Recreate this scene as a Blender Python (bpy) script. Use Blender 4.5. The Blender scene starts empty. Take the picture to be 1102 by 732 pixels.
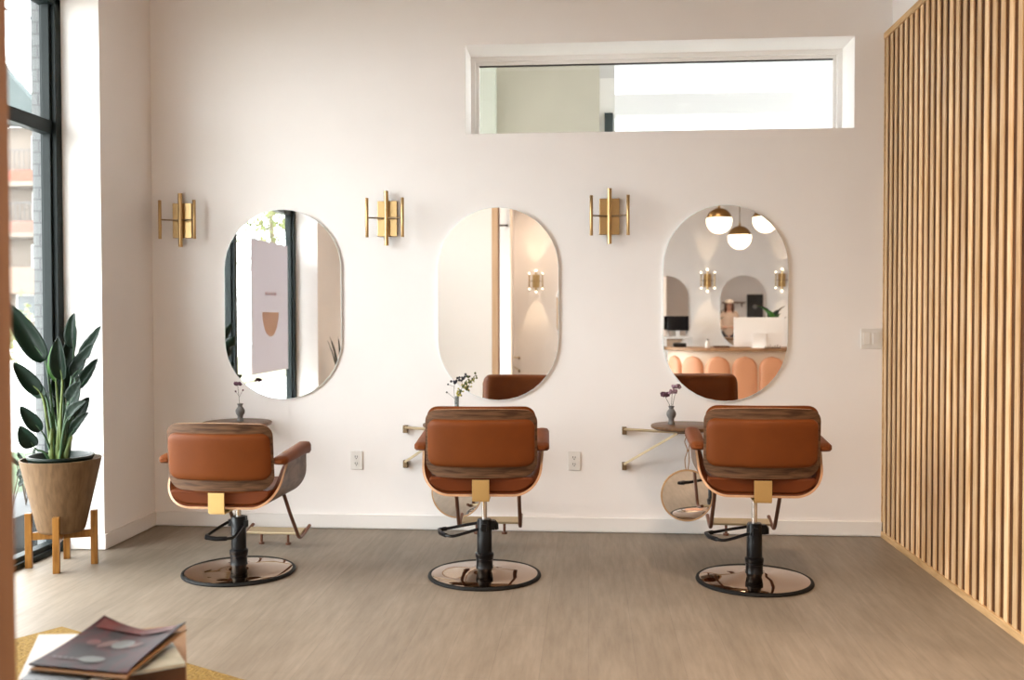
import bpy, bmesh, math, random
from mathutils import Vector, Matrix
rnd = random.Random(7)
PI = math.pi
SC = bpy.context.scene
COL = SC.collection

# ------------------------------------------------------------------ materials
def new_mat(name):
    m = bpy.data.materials.new(name); m.use_nodes = True
    nt = m.node_tree; nt.nodes.clear()
    out = nt.nodes.new('ShaderNodeOutputMaterial')
    return m, nt, out
def N(nt, t, **kw):
    n = nt.nodes.new(t)
    for k, v in kw.items():
        if k.startswith('i_'): n.inputs[k[2:].replace('_', ' ')].default_value = v
        else: setattr(n, k, v)
    return n
def c4(c): return (c[0], c[1], c[2], 1.0)
def mat(name, col, rough=.5, metal=0, var=.0, scale=8., stretch=(1, 1, 1), bump=0., spec=.5, col2=None, coat=0, detail=4., bscale=None, trans=0, ior=1.45):
    m, nt, out = new_mat(name)
    b = N(nt, 'ShaderNodeBsdfPrincipled'); nt.links.new(b.outputs[0], out.inputs[0])
    b.inputs['Base Color'].default_value = c4(col); b.inputs['Roughness'].default_value = rough
    b.inputs['Metallic'].default_value = metal; b.inputs['Specular IOR Level'].default_value = spec
    b.inputs['Coat Weight'].default_value = coat; b.inputs['Transmission Weight'].default_value = trans
    b.inputs['IOR'].default_value = ior
    if var or col2 or bump:
        tc = N(nt, 'ShaderNodeTexCoord'); mp = N(nt, 'ShaderNodeMapping')
        nt.links.new(tc.outputs['Object'], mp.inputs[0]); mp.inputs['Scale'].default_value = stretch
        nz = N(nt, 'ShaderNodeTexNoise'); nz.inputs['Scale'].default_value = scale; nz.inputs['Detail'].default_value = detail
        nt.links.new(mp.outputs[0], nz.inputs['Vector'])
        if var or col2:
            r = N(nt, 'ShaderNodeValToRGB'); nt.links.new(nz.outputs['Fac'], r.inputs[0])
            a = c4(col); bb = c4(col2) if col2 else c4([min(1, x * (1 + var)) for x in col])
            if not col2: a = c4([x * (1 - var) for x in col])
            r.color_ramp.elements[0].position = .32; r.color_ramp.elements[1].position = .68
            r.color_ramp.elements[0].color = a; r.color_ramp.elements[1].color = bb
            nt.links.new(r.outputs[0], b.inputs['Base Color'])
        if bump:
            bp = N(nt, 'ShaderNodeBump'); bp.inputs['Strength'].default_value = bump; bp.inputs['Distance'].default_value = .01
            if bscale:
                nz2 = N(nt, 'ShaderNodeTexNoise'); nz2.inputs['Scale'].default_value = bscale; nt.links.new(tc.outputs['Object'], nz2.inputs['Vector'])
                nt.links.new(nz2.outputs['Fac'], bp.inputs['Height'])
            else: nt.links.new(nz.outputs['Fac'], bp.inputs['Height'])
            nt.links.new(bp.outputs[0], b.inputs['Normal'])
    return m
def emit(name, col, s):
    m, nt, out = new_mat(name)
    e = N(nt, 'ShaderNodeEmission'); e.inputs[0].default_value = c4(col); e.inputs[1].default_value = s
    nt.links.new(e.outputs[0], out.inputs[0]); return m
def glass_mat(name, tint=(1, 1, 1), gl=.05, rough=0.):
    m, nt, out = new_mat(name)
    t = N(nt, 'ShaderNodeBsdfTransparent'); t.inputs[0].default_value = c4(tint)
    g = N(nt, 'ShaderNodeBsdfGlossy'); g.inputs['Roughness'].default_value = rough
    mx = N(nt, 'ShaderNodeMixShader'); mx.inputs[0].default_value = gl
    nt.links.new(t.outputs[0], mx.inputs[1]); nt.links.new(g.outputs[0], mx.inputs[2]); nt.links.new(mx.outputs[0], out.inputs[0])
    return m
def floor_mat():
    m, nt, out = new_mat('vinyl_plank')
    b = N(nt, 'ShaderNodeBsdfPrincipled'); nt.links.new(b.outputs[0], out.inputs[0])
    tc = N(nt, 'ShaderNodeTexCoord')
    mp = N(nt, 'ShaderNodeMapping'); mp.inputs['Rotation'].default_value = (0, 0, PI / 2); nt.links.new(tc.outputs['Object'], mp.inputs[0])
    br = N(nt, 'ShaderNodeTexBrick'); nt.links.new(mp.outputs[0], br.inputs['Vector'])
    br.inputs['Scale'].default_value = 1; br.inputs['Brick Width'].default_value = 1.22; br.inputs['Row Height'].default_value = .18
    br.inputs['Mortar Size'].default_value = .0012; br.inputs['Mortar Smooth'].default_value = .6; br.inputs['Bias'].default_value = 0
    br.inputs['Color1'].default_value = c4((.238, .198, .153)); br.inputs['Color2'].default_value = c4((.266, .222, .174)); br.inputs['Mortar'].default_value = c4((.185, .153, .123))
    mp2 = N(nt, 'ShaderNodeMapping'); mp2.inputs['Scale'].default_value = (9, .9, 1); nt.links.new(tc.outputs['Object'], mp2.inputs[0])
    nz = N(nt, 'ShaderNodeTexNoise'); nz.inputs['Scale'].default_value = 4; nz.inputs['Detail'].default_value = 6; nz.inputs['Roughness'].default_value = .65
    nt.links.new(mp2.outputs[0], nz.inputs['Vector'])
    mp3 = N(nt, 'ShaderNodeMapping'); mp3.inputs['Scale'].default_value = (3, 1, 1); nt.links.new(tc.outputs['Object'], mp3.inputs[0])
    nb = N(nt, 'ShaderNodeTexNoise'); nb.inputs['Scale'].default_value = 1.6; nb.inputs['Detail'].default_value = 3; nt.links.new(mp3.outputs[0], nb.inputs['Vector'])
    r = N(nt, 'ShaderNodeValToRGB'); r.color_ramp.elements[0].position = .3; r.color_ramp.elements[1].position = .72
    r.color_ramp.elements[0].color = (.80, .79, .78, 1); r.color_ramp.elements[1].color = (1.13, 1.13, 1.13, 1); nt.links.new(nz.outputs['Fac'], r.inputs[0])
    r2 = N(nt, 'ShaderNodeValToRGB'); r2.color_ramp.elements[0].position = .3; r2.color_ramp.elements[1].position = .7
    r2.color_ramp.elements[0].color = (.88, .87, .86, 1); r2.color_ramp.elements[1].color = (1.08, 1.08, 1.08, 1); nt.links.new(nb.outputs['Fac'], r2.inputs[0])
    mx = N(nt, 'ShaderNodeMix', data_type='RGBA', blend_type='MULTIPLY'); mx.inputs['Factor'].default_value = 1
    nt.links.new(br.outputs['Color'], mx.inputs['A']); nt.links.new(r.outputs[0], mx.inputs['B'])
    mx2 = N(nt, 'ShaderNodeMix', data_type='RGBA', blend_type='MULTIPLY'); mx2.inputs['Factor'].default_value = 1
    nt.links.new(mx.outputs['Result'], mx2.inputs['A']); nt.links.new(r2.outputs[0], mx2.inputs['B'])
    nt.links.new(mx2.outputs['Result'], b.inputs['Base Color'])
    b.inputs['Roughness'].default_value = .5; b.inputs['Specular IOR Level'].default_value = .32
    bp = N(nt, 'ShaderNodeBump'); bp.inputs['Strength'].default_value = .08; bp.inputs['Distance'].default_value = .004
    nt.links.new(nz.outputs['Fac'], bp.inputs['Height']); nt.links.new(bp.outputs[0], b.inputs['Normal'])
    return m
def wood_mat(name, c1, c2, rough=.45, stretch=(1, 1, 1), scale=14, rnd_axis=None, pitch=1.):
    """streaky wood grain; optional tone change from one slat or board to the next"""
    m, nt, out = new_mat(name)
    b = N(nt, 'ShaderNodeBsdfPrincipled'); nt.links.new(b.outputs[0], out.inputs[0]); b.inputs['Roughness'].default_value = rough; b.inputs['Specular IOR Level'].default_value = .25
    tc = N(nt, 'ShaderNodeTexCoord'); mp = N(nt, 'ShaderNodeMapping'); mp.inputs['Scale'].default_value = stretch
    nt.links.new(tc.outputs['Object'], mp.inputs[0])
    vec = mp.outputs[0]
    if rnd_axis is not None:
        sp = N(nt, 'ShaderNodeSeparateXYZ'); nt.links.new(tc.outputs['Object'], sp.inputs[0])
        dv = N(nt, 'ShaderNodeMath', operation='DIVIDE'); dv.inputs[1].default_value = pitch; nt.links.new(sp.outputs[rnd_axis], dv.inputs[0])
        fl = N(nt, 'ShaderNodeMath', operation='FLOOR'); nt.links.new(dv.outputs[0], fl.inputs[0])
        wn = N(nt, 'ShaderNodeTexWhiteNoise', noise_dimensions='1D'); nt.links.new(fl.outputs[0], wn.inputs['W'])
        ad = N(nt, 'ShaderNodeVectorMath', operation='ADD'); nt.links.new(vec, ad.inputs[0])
        ml = N(nt, 'ShaderNodeVectorMath', operation='SCALE'); ml.inputs['Scale'].default_value = 37; nt.links.new(wn.outputs['Color'], ml.inputs[0])
        nt.links.new(ml.outputs[0], ad.inputs[1]); vec = ad.outputs[0]
    nz = N(nt, 'ShaderNodeTexNoise'); nz.inputs['Scale'].default_value = scale; nz.inputs['Detail'].default_value = 5; nz.inputs['Distortion'].default_value = .4
    nt.links.new(vec, nz.inputs['Vector'])
    r = N(nt, 'ShaderNodeValToRGB'); r.color_ramp.elements[0].position = .33; r.color_ramp.elements[1].position = .64
    r.color_ramp.elements[0].color = c4(c1); r.color_ramp.elements[1].color = c4(c2); nt.links.new(nz.outputs['Fac'], r.inputs[0])
    last = r.outputs[0]
    if rnd_axis is not None:
        r2 = N(nt, 'ShaderNodeValToRGB'); r2.color_ramp.elements[0].color = (.72, .68, .64, 1); r2.color_ramp.elements[1].color = (1.12, 1.1, 1.06, 1)
        nt.links.new(wn.outputs['Value'], r2.inputs[0])
        mx = N(nt, 'ShaderNodeMix', data_type='RGBA', blend_type='MULTIPLY'); mx.inputs['Factor'].default_value = 1
        nt.links.new(last, mx.inputs['A']); nt.links.new(r2.outputs[0], mx.inputs['B']); last = mx.outputs['Result']
    nt.links.new(last, b.inputs['Base Color'])
    return m
def translucent(name, col, f=.5, tcol=None):
    m, nt, out = new_mat(name)
    d = N(nt, 'ShaderNodeBsdfDiffuse'); d.inputs[0].default_value = c4(col)
    t = N(nt, 'ShaderNodeBsdfTranslucent'); t.inputs[0].default_value = c4(tcol or col)
    mx = N(nt, 'ShaderNodeMixShader'); mx.inputs[0].default_value = f
    nt.links.new(d.outputs[0], mx.inputs[1]); nt.links.new(t.outputs[0], mx.inputs[2]); nt.links.new(mx.outputs[0], out.inputs[0])
    return m
def brick_mat(name, c1, c2, mortar):
    m, nt, out = new_mat(name)
    b = N(nt, 'ShaderNodeBsdfPrincipled'); nt.links.new(b.outputs[0], out.inputs[0]); b.inputs['Roughness'].default_value = .85
    tc = N(nt, 'ShaderNodeTexCoord'); mp = N(nt, 'ShaderNodeMapping'); mp.inputs['Rotation'].default_value = (PI / 2, 0, 0)
    nt.links.new(tc.outputs['Object'], mp.inputs[0])
    br = N(nt, 'ShaderNodeTexBrick'); nt.links.new(mp.outputs[0], br.inputs['Vector']); br.inputs['Scale'].default_value = 1
    br.inputs['Brick Width'].default_value = .22; br.inputs['Row Height'].default_value = .066; br.inputs['Mortar Size'].default_value = .006
    br.inputs['Color1'].default_value = c4(c1); br.inputs['Color2'].default_value = c4(c2); br.inputs['Mortar'].default_value = c4(mortar)
    nt.links.new(br.outputs['Color'], b.inputs['Base Color']); return m

M = {}
M['wall'] = mat('white_wall_paint', (.89, .862, .848), .62, var=.012, scale=3, bump=.03, bscale=160)
M['ceiling'] = mat('ceiling_timber', (.34, .24, .165), .8, var=.06, scale=3)
M['wall_daylit'] = mat('daylit_wall_paint', (.92, .92, .91), .3)  # wall paint whitened to put daylight into the stub's colour
M['trim'] = mat('white_trim_paint', (.82, .80, .78), .4)
M['floor'] = floor_mat()
M['black_frame'] = mat('black_window_metal', (.009, .015, .0155), .5, spec=.25)
M['glass'] = glass_mat('window_glass', (.96, .98, .97), .05)
M['hglass'] = glass_mat('clerestory_glass', (.90, .93, .92), .03)
M['mirror'] = mat('silvered_mirror', (.96, .965, .965), .0, 1)
M['mirror_edge'] = mat('mirror_bevel', (.80, .83, .82), .15, 0)
M['brass'] = mat('brushed_brass', (.54, .37, .175), .32, 1)
M['brass_plate'] = mat('satin_gold_plate', (.60, .40, .16), .42, .85)
M['pale_brass'] = mat('pale_satin_brass', (.60, .49, .32), .38, .75)
M['dull_brass'] = mat('aged_brass', (.24, .17, .10), .38, .8)
M['bronze'] = mat('dark_bronze_bar', (.17, .075, .045), .35, .35)
M['leather'] = mat('tan_leather', (.158, .043, .0095), .48, var=.10, scale=5, bump=.06, bscale=220, spec=.14)
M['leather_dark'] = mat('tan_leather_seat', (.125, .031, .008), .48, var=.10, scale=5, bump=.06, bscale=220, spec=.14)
M['walnut'] = wood_mat('walnut_veneer', (.058, .026, .012), (.150, .078, .040), .5, (1.2, 6, 16), 5)
M['walnut_grey'] = wood_mat('walnut_shell_veneer', (.10, .062, .045), (.20, .135, .10), .45, (16, 2, 3), 5)
M['ply_edge'] = mat('light_plywood_edge', (.56, .33, .19), .5, var=.1, scale=30)
M['walnut_top'] = wood_mat('walnut_table_top', (.10, .048, .022), (.20, .105, .05), .35, (2, 14, 2), 5)
M['chrome'] = mat('polished_chrome', (.78, .74, .71), .07, 1)
M['base_chrome'] = mat('polished_rose_chrome', (.42, .30, .215), .05, 1)
M['black_metal'] = mat('black_enamel', (.005, .005, .006), .28, spec=.3)
M['rubber'] = mat('black_rubber', (.008, .0075, .007), .6, spec=.2)
M['slat'] = wood_mat('ash_slat_wood', (.70, .46, .23), (.88, .66, .41), .5, (10, 10, .9), 5, 1, .0847)
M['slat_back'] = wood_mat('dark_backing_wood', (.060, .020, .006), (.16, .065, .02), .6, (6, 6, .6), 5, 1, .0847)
M['slat_rail'] = wood_mat('ash_rail_wood', (.48, .29, .13), (.66, .43, .22), .5, (10, 1, 10), 5)
M['casing_lit'] = wood_mat('lit_wood_casing', (.58, .40, .25), (.66, .47, .31), .5, (8, 8, .6), 4)  # light tone stands in for window light on this face
M['jamb_shade'] = wood_mat('shaded_wood_jamb', (.215, .112, .06), (.265, .142, .078), .5, (8, 8, .6), 4)  # same wood darkened, the end face's shade put into its colour
M['clay'] = wood_mat('tan_clay_pot', (.125, .072, .034), (.175, .105, .052), .6, (9, 9, 1.2), 5)
M['liner'] = mat('dark_green_pot', (.006, .016, .012), .3)
M['soil'] = mat('potting_soil', (.03, .018, .01), .9, var=.4, scale=60, bump=.6)
M['stand'] = wood_mat('amber_teak', (.20, .080, .013), (.33, .155, .034), .4, (14, 14, 1.4), 4)
M['leaf'] = mat('dark_leaf', (.0045, .016, .0085), .36, var=.25, scale=9, spec=.25)
M['leaf_light'] = mat('bright_leaf', (.045, .14, .02), .4, var=.25, scale=9)
M['leaf_grey'] = mat('grey_leaf', (.035, .065, .048), .42, var=.2, scale=9)
M['petiole'] = mat('leaf_stalk', (.035, .085, .035), .45, var=.25, scale=9)
M['petiole_l'] = mat('pale_leaf_stalk', (.14, .20, .06), .45, var=.25, scale=9)
M['vase'] = mat('grey_stoneware', (.14, .135, .13), .6, var=.15, scale=40, bump=.1)
M['vase_glass'] = mat('smoked_glass_tube', (.55, .60, .60), .08, trans=.75)
M['stem'] = mat('dry_stem', (.10, .09, .06), .7)
M['purple'] = mat('purple_bloom', (.11, .045, .07), .8, var=.5, scale=120)
M['mauve'] = mat('mauve_bloom', (.30, .185, .23), .8, var=.5, scale=120)
M['navy'] = mat('dark_navy_berry', (.02, .022, .035), .5)
M['yellow_bloom'] = mat('yellow_green_bloom', (.42, .38, .10), .7, var=.3, scale=80)
M['green_bud'] = mat('green_bud', (.10, .14, .05), .7, var=.3, scale=80)
M['plastic'] = mat('white_plastic', (.78, .76, .73), .35)
M['slot'] = mat('dark_slot', (.03, .03, .03), .6)
M['strap'] = mat('tan_cord', (.36, .19, .085), .6)
M['hm_frame'] = mat('light_wood_rim', (.48, .29, .14), .45)
M['rug'] = mat('mustard_rug', (.17, .095, .012), .95, col2=(.27, .165, .028), scale=70, bump=.9)
M['white_paper'] = mat('white_paper', (.72, .73, .74), .5)
M['page'] = mat('page_edge', (.62, .52, .40), .7, var=.1, scale=1, stretch=(1, 1, 400))
M['brown_cover'] = mat('brown_cover', (.13, .055, .023), .5, var=.1)
M['tan_cover'] = mat('tan_cover', (.24, .135, .06), .5, var=.15)
M['green_cover'] = mat('pale_green_cover', (.40, .46, .42), .4, col2=(.66, .70, .68), scale=14)
M['black_cover'] = mat('black_cover', (.012, .012, .012), .35)
M['brick'] = brick_mat('painted_brick', (.17, .18, .185), (.195, .205, .21), (.125, .13, .135))
M['cream'] = mat('cream_render', (.125, .106, .09), .95, spec=.1)
M['peach'] = mat('peach_render', (.13, .092, .07), .85)
M['orange'] = mat('orange_panel', (.14, .032, .016), .7)
M['terracotta'] = mat('terracotta_panel', (.11, .046, .032), .7)
M['pane_out'] = mat('far_window_pane', (.04, .05, .055), .15)
M['roof'] = mat('grey_metal_roof', (.045, .055, .055), .95, spec=.05)
M['rail_out'] = mat('balcony_metal', (.03, .033, .036), .5)
M['pavement'] = mat('pale_pavement', (.42, .41, .39), .9, var=.06, scale=2)
M['grass'] = mat('lawn', (.014, .036, .009), .95, col2=(.028, .062, .014), scale=26, bump=.5)
M['dry_grass'] = mat('dry_lawn', (.085, .085, .035), .95, col2=(.13, .12, .055), scale=20)
M['hedge'] = mat('street_foliage', (.07, .10, .03), .8, col2=(.20, .20, .08), scale=3)
M['bark'] = mat('bark', (.10, .07, .05), .9, var=.3, scale=20)
M['concrete'] = mat('grey_concrete', (.06, .063, .066), .85, var=.1, scale=10)
M['wire'] = mat('black_cable', (.02, .02, .02), .6)
M['poster'] = translucent('lilac_banner', (.62, .60, .62), .35, (.58, .55, .575))
M['logo'] = translucent('orange_print', (.86, .66, .56), .35, (.68, .50, .42))
M['logo2'] = translucent('pink_print', (.66, .52, .57), .35, (.60, .50, .54))
M['globe'] = emit('opal_globe_glow', (1.0, .76, .50), 4.5)
M['bulb'] = emit('sconce_bulb_glow', (1.0, .80, .55), 9.)
M['scallop'] = mat('blush_leather', (.62, .30, .165), .5, bump=.03, bscale=200)
M['desk'] = mat('cream_desk', (.74, .58, .44), .55)
M['counter'] = wood_mat('oak_counter', (.24, .13, .065), (.36, .21, .11), .4, (2, 14, 2), 4)
M['imac'] = mat('silver_white_shell', (.90, .90, .90), .3)
M['screen'] = mat('black_screen', (.006, .006, .008), .15)
M['dark_obj'] = mat('dark_plastic', (.02, .018, .017), .4)
M['skin'] = mat('skin', (.55, .30, .21), .5)
M['hair'] = mat('brown_hair', (.10, .04, .02), .5, var=.4, scale=30, stretch=(4, 4, .5))
M['top'] = mat('beige_knit', (.55, .42, .33), .9, var=.08, scale=60)
M['pants'] = mat('charcoal_cloth', (.05, .05, .06), .9)
M['cap'] = mat('cream_cap', (.75, .66, .55), .9)
M['dark_art'] = mat('dark_print', (.035, .036, .035), .5, var=.3, scale=3)
M['art_mark'] = mat('grey_print_mark', (.22, .22, .22), .6)
M['shelf'] = wood_mat('oak_shelf', (.14, .075, .035), (.22, .12, .06), .5, (2, 12, 12), 4)
M['taupe'] = mat('taupe_plaster', (.55, .51, .43), .8, var=.05, scale=3)
M['taupe_light'] = mat('sage_plaster', (.60, .61, .54), .8, var=.03, scale=3)
M['soffit'] = mat('white_soffit', (.60, .59, .59), .7)
M['pale_screen'] = mat('pale_screen', (.30, .297, .295), .8)  # kept dull so the added wall dims the clerestory reveals
M['teal'] = mat('teal_metal', (.03, .05, .055), .4)

def magazine_mat():
    m, nt, out = new_mat('dark_magazine_cover')
    b = N(nt, 'ShaderNodeBsdfPrincipled'); nt.links.new(b.outputs[0], out.inputs[0]); b.inputs['Roughness'].default_value = .5; b.inputs['Specular IOR Level'].default_value = .2
    tc = N(nt, 'ShaderNodeTexCoord')
    nz = N(nt, 'ShaderNodeTexNoise'); nz.inputs['Scale'].default_value = 9; nz.inputs['Detail'].default_value = 2; nt.links.new(tc.outputs['Object'], nz.inputs['Vector'])
    r = N(nt, 'ShaderNodeValToRGB'); cr = r.color_ramp
    cr.elements[0].position = .30; cr.elements[0].color = (.004, .003, .0035, 1)
    cr.elements[1].position = .75; cr.elements[1].color = (.10, .008, .009, 1)
    for p, c in ((.45, (.016, .007, .009, 1)), (.54, (.045, .007, .010, 1)), (.60, (.022, .014, .017, 1))):
        e = cr.elements.new(p); e.color = c
    nt.links.new(nz.outputs['Fac'], r.inputs[0]); nt.links.new(r.outputs[0], b.inputs['Base Color']); return m
M['mag'] = magazine_mat()
M['mag_pale'] = mat('pale_print', (.10, .115, .12), .5, var=.25, scale=20)
M['mag_skin'] = mat('pink_print_patch', (.11, .055, .05), .5, var=.2, scale=20)
M['mag_red'] = mat('red_print_patch', (.085, .012, .010), .5, var=.4, scale=14)
M['mag_text'] = mat('grey_print_line', (.09, .075, .08), .5)

# ------------------------------------------------------------------ mesh helper
class MB:
    def __init__(s): s.v = []; s.f = []; s.m = []
    def add(s, vs, fs, mi=0):
        o = len(s.v); s.v += [tuple(v) for v in vs]; s.f += [tuple(i + o for i in f) for f in fs]
        s.m += [mi] * len(fs) if isinstance(mi, int) else list(mi); return s
    def box(s, x0, x1, y0, y1, z0, z1, mi=0, xf=None):
        vs = [Vector(p) for p in ((x0, y0, z0), (x1, y0, z0), (x1, y1, z0), (x0, y1, z0), (x0, y0, z1), (x1, y0, z1), (x1, y1, z1), (x0, y1, z1))]
        if xf: vs = [xf @ v for v in vs]
        return s.add(vs, [(0, 3, 2, 1), (4, 5, 6, 7), (0, 1, 5, 4), (1, 2, 6, 5), (2, 3, 7, 6), (3, 0, 4, 7)], mi)
    def tube(s, pts, r, n=10, mi=0, flat=None):
        pts = [Vector(p) for p in pts]; rs = r if isinstance(r, (list, tuple)) else [r] * len(pts)
        T = []
        for i in range(len(pts)):
            a = pts[max(i - 1, 0)]; b = pts[min(i + 1, len(pts) - 1)]; T.append((b - a).normalized())
        ref = Vector((1, 0, 0)) if abs(T[0].x) < .9 else Vector((0, 0, 1))
        nrm = (ref - T[0] * ref.dot(T[0])).normalized(); vs = []
        for i, p in enumerate(pts):
            nrm = (nrm - T[i] * nrm.dot(T[i])).normalized(); bi = T[i].cross(nrm)
            for k in range(n):
                a = 2 * PI * k / n
                vs.append(p + nrm * math.cos(a) * rs[i] * (flat[0] if flat else 1) + bi * math.sin(a) * rs[i] * (flat[1] if flat else 1))
        fs = []
        for i in range(len(pts) - 1):
            for k in range(n):
                k2 = (k + 1) % n; fs.append((i * n + k, i * n + k2, (i + 1) * n + k2, (i + 1) * n + k))
        fs.append(tuple(range(n - 1, -1, -1))); e = (len(pts) - 1) * n; fs.append(tuple(range(e, e + n)))
        return s.add(vs, fs, mi)
    def lathe(s, prof, n=32, c=(0, 0, 0), mi=0, xf=None):
        vs = []; fs = []
        for r, z in prof:
            for k in range(n):
                a = 2 * PI * k / n; vs.append(Vector((c[0] + r * math.cos(a), c[1] + r * math.sin(a), c[2] + z)))
        for i in range(len(prof) - 1):
            for k in range(n):
                k2 = (k + 1) % n; fs.append((i * n + k, i * n + k2, (i + 1) * n + k2, (i + 1) * n + k))
        closed = prof[0] == prof[-1]
        if prof[0][0] > 1e-6 and not closed: fs.append(tuple(range(n - 1, -1, -1)))
        if prof[-1][0] > 1e-6 and not closed: e = (len(prof) - 1) * n; fs.append(tuple(range(e, e + n)))
        if xf: vs = [xf @ v for v in vs]
        return s.add(vs, fs, mi)
    def ball(s, c, r, n=10, m=7, mi=0, sq=(1, 1, 1)):
        prof = [(max(1e-7, math.sin(PI * i / m)), -math.cos(PI * i / m)) for i in range(m + 1)]
        xf = Matrix.Translation(Vector(c)) @ Matrix.Diagonal((r * sq[0], r * sq[1], r * sq[2], 1))
        return s.lathe(prof, n, mi=mi, xf=xf)
    def prism(s, outline, axis, a, b, mi=0):
        n = len(outline)
        def P(p, t): return {0: (t, p[0], p[1]), 1: (p[0], t, p[1]), 2: (p[0], p[1], t)}[axis]
        vs = [P(p, a) for p in outline] + [P(p, b) for p in outline]
        fs = [tuple(range(n - 1, -1, -1)), tuple(range(n, 2 * n))] + [(i, (i + 1) % n, n + (i + 1) % n, n + i) for i in range(n)]
        return s.add(vs, fs, mi)
    def sheet(s, P, nu, nv, t0, t1, mf=0, mb=0, me=0):
        """solid sheet over the surface P(u,v), from offset t0 to t1 along its normal (numbers or functions)"""
        e = 1e-3; A = []; B = []
        f0 = t0 if callable(t0) else (lambda u, v: t0); f1 = t1 if callable(t1) else (lambda u, v: t1)
        for j in range(nv + 1):
            for i in range(nu + 1):
                u = i / nu; v = j / nv; p = Vector(P(u, v))
                uc = min(max(u, .02), .98); vc = min(max(v, .02), .98)
                du = Vector(P(min(uc + e, 1), vc)) - Vector(P(max(uc - e, 0), vc)); dv = Vector(P(uc, min(vc + e, 1))) - Vector(P(uc, max(vc - e, 0)))
                nn = du.cross(dv); nn = nn.normalized() if nn.length > 1e-12 else Vector((0, 0, 1))
                A.append(p + nn * f0(u, v)); B.append(p + nn * f1(u, v))
        W = nu + 1; o = len(A); fs = []; ms = []
        for j in range(nv):
            for i in range(nu):
                a = j * W + i
                fs.append((o + a, o + a + 1, o + a + W + 1, o + a + W)); ms.append(mf)
                fs.append((a, a + W, a + W + 1, a + 1)); ms.append(mb)
        for i in range(nu):
            a = i; fs.append((a, a + 1, o + a + 1, o + a)); ms.append(me)
            a = nv * W + i; fs.append((a, o + a, o + a + 1, a + 1)); ms.append(me)
        for j in range(nv):
            a = j * W; fs.append((a, o + a, o + a + W, a + W)); ms.append(me)
            a = j * W + nu; fs.append((a, a + W, o + a + W, o + a)); ms.append(me)
        return s.add(A + B, fs, ms)
    def mesh(s, name, mats, smooth=40, merge=True):
        me = bpy.data.meshes.new(name); me.from_pydata(s.v, [], s.f); 
        for m in (mats if isinstance(mats, (list, tuple)) else [mats]): me.materials.append(M[m] if isinstance(m, str) else m)
        me.polygons.foreach_set('material_index', s.m)
        bm = bmesh.new(); bm.from_mesh(me)
        if merge: bmesh.ops.remove_doubles(bm, verts=bm.verts, dist=1e-6); bmesh.ops.dissolve_degenerate(bm, edges=bm.edges, dist=1e-7)
        bmesh.ops.recalc_face_normals(bm, faces=bm.faces)
        bm.to_mesh(me); bm.free()
        if smooth:
            me.polygons.foreach_set('use_smooth', [True] * len(me.polygons)); me.set_sharp_from_angle(angle=math.radians(smooth))
        me.update(); return me
    def build(s, name, mats, parent=None, smooth=40, bevel=0, seg=2, merge=True):
        o = bpy.data.objects.new(name, s.mesh(name, mats, smooth, merge)); COL.objects.link(o)
        if parent: o.parent = parent
        if bevel:
            b = o.modifiers.new('Bevel', 'BEVEL'); b.width = bevel; b.segments = seg; b.limit_method = 'ANGLE'; b.angle_limit = math.radians(50)
        return o

def thing(name, label, cat, loc=(0, 0, 0), rz=0, group=None):
    o = bpy.data.objects.new(name, None); COL.objects.link(o); o.location = loc; o.rotation_euler = (0, 0, rz)
    o.empty_display_size = .1
    return tag(o, label, cat, group)
def tag(o, label, cat, group=None):
    o['label'] = label; o['category'] = cat
    if group: o['group'] = group
    return o
def struct(o): o['kind'] = 'structure'; return o
def inst(src, name, parent):
    o = src.copy(); o.name = name; COL.objects.link(o); o.parent = parent; return o
def clone(root, loc, rz, label, group=None):
    r = root.copy(); COL.objects.link(r); r.location = loc; r.rotation_euler = (0, 0, rz); r['label'] = label
    if group: r['group'] = group
    for ch in list(root.children):
        c = ch.copy(); COL.objects.link(c); c.parent = r
        for g in list(ch.children):
            d = g.copy(); COL.objects.link(d); d.parent = c
    return r
def arc(cx, cz, r, a0, a1, n):
    return [(cx + r * math.cos(math.radians(a0 + (a1 - a0) * i / n)), cz + r * math.sin(math.radians(a0 + (a1 - a0) * i / n))) for i in range(n + 1)]
def smooth_path(pts, k=6):
    pts = [Vector(p) for p in pts]; out = []
    for i in range(len(pts) - 1):
        p0 = pts[max(i - 1, 0)]; p1 = pts[i]; p2 = pts[i + 1]; p3 = pts[min(i + 2, len(pts) - 1)]
        for j in range(k):
            t = j / k
            out.append(.5 * ((2 * p1) + (p2 - p0) * t + (2 * p0 - 5 * p1 + 4 * p2 - p3) * t * t + (3 * p1 - p0 - 3 * p2 + p3) * t ** 3))
    out.append(pts[-1]); return out

# ------------------------------------------------------------------ setting
XL, XR, CEIL, YB = -2.73, 1.747, 3.75, -10.3
XO = 5.3                       # far right wall beyond the slat partition
GX = -3.0                      # plane of the big side window
struct(MB().box(-3.06, XO + .2, YB - .2, .35, -.12, 0).build('floor', 'floor', smooth=0))
struct(MB().box(-3.06, XO + .2, YB - .2, .35, CEIL, CEIL + .15).build('ceiling', 'ceiling', smooth=0))
wx0, wx1, wz0, wz1 = -.748, 1.567, 2.43, 2.97
b = MB()
b.box(XL - .33, wx0, 0, .35, 0, CEIL); b.box(wx1, XO, 0, .35, 0, CEIL); b.box(wx0, wx1, 0, .35, 0, wz0); b.box(wx0, wx1, 0, .35, wz1, CEIL)
struct(b.build('wall_back', 'wall', smooth=0))
Y1, Y2, Y3, Y4 = -.645, -3.78, -5.0, -9.7        # side window spans Y2..Y1, an unseen one added for daylight Y4..Y3
b = MB()
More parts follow.
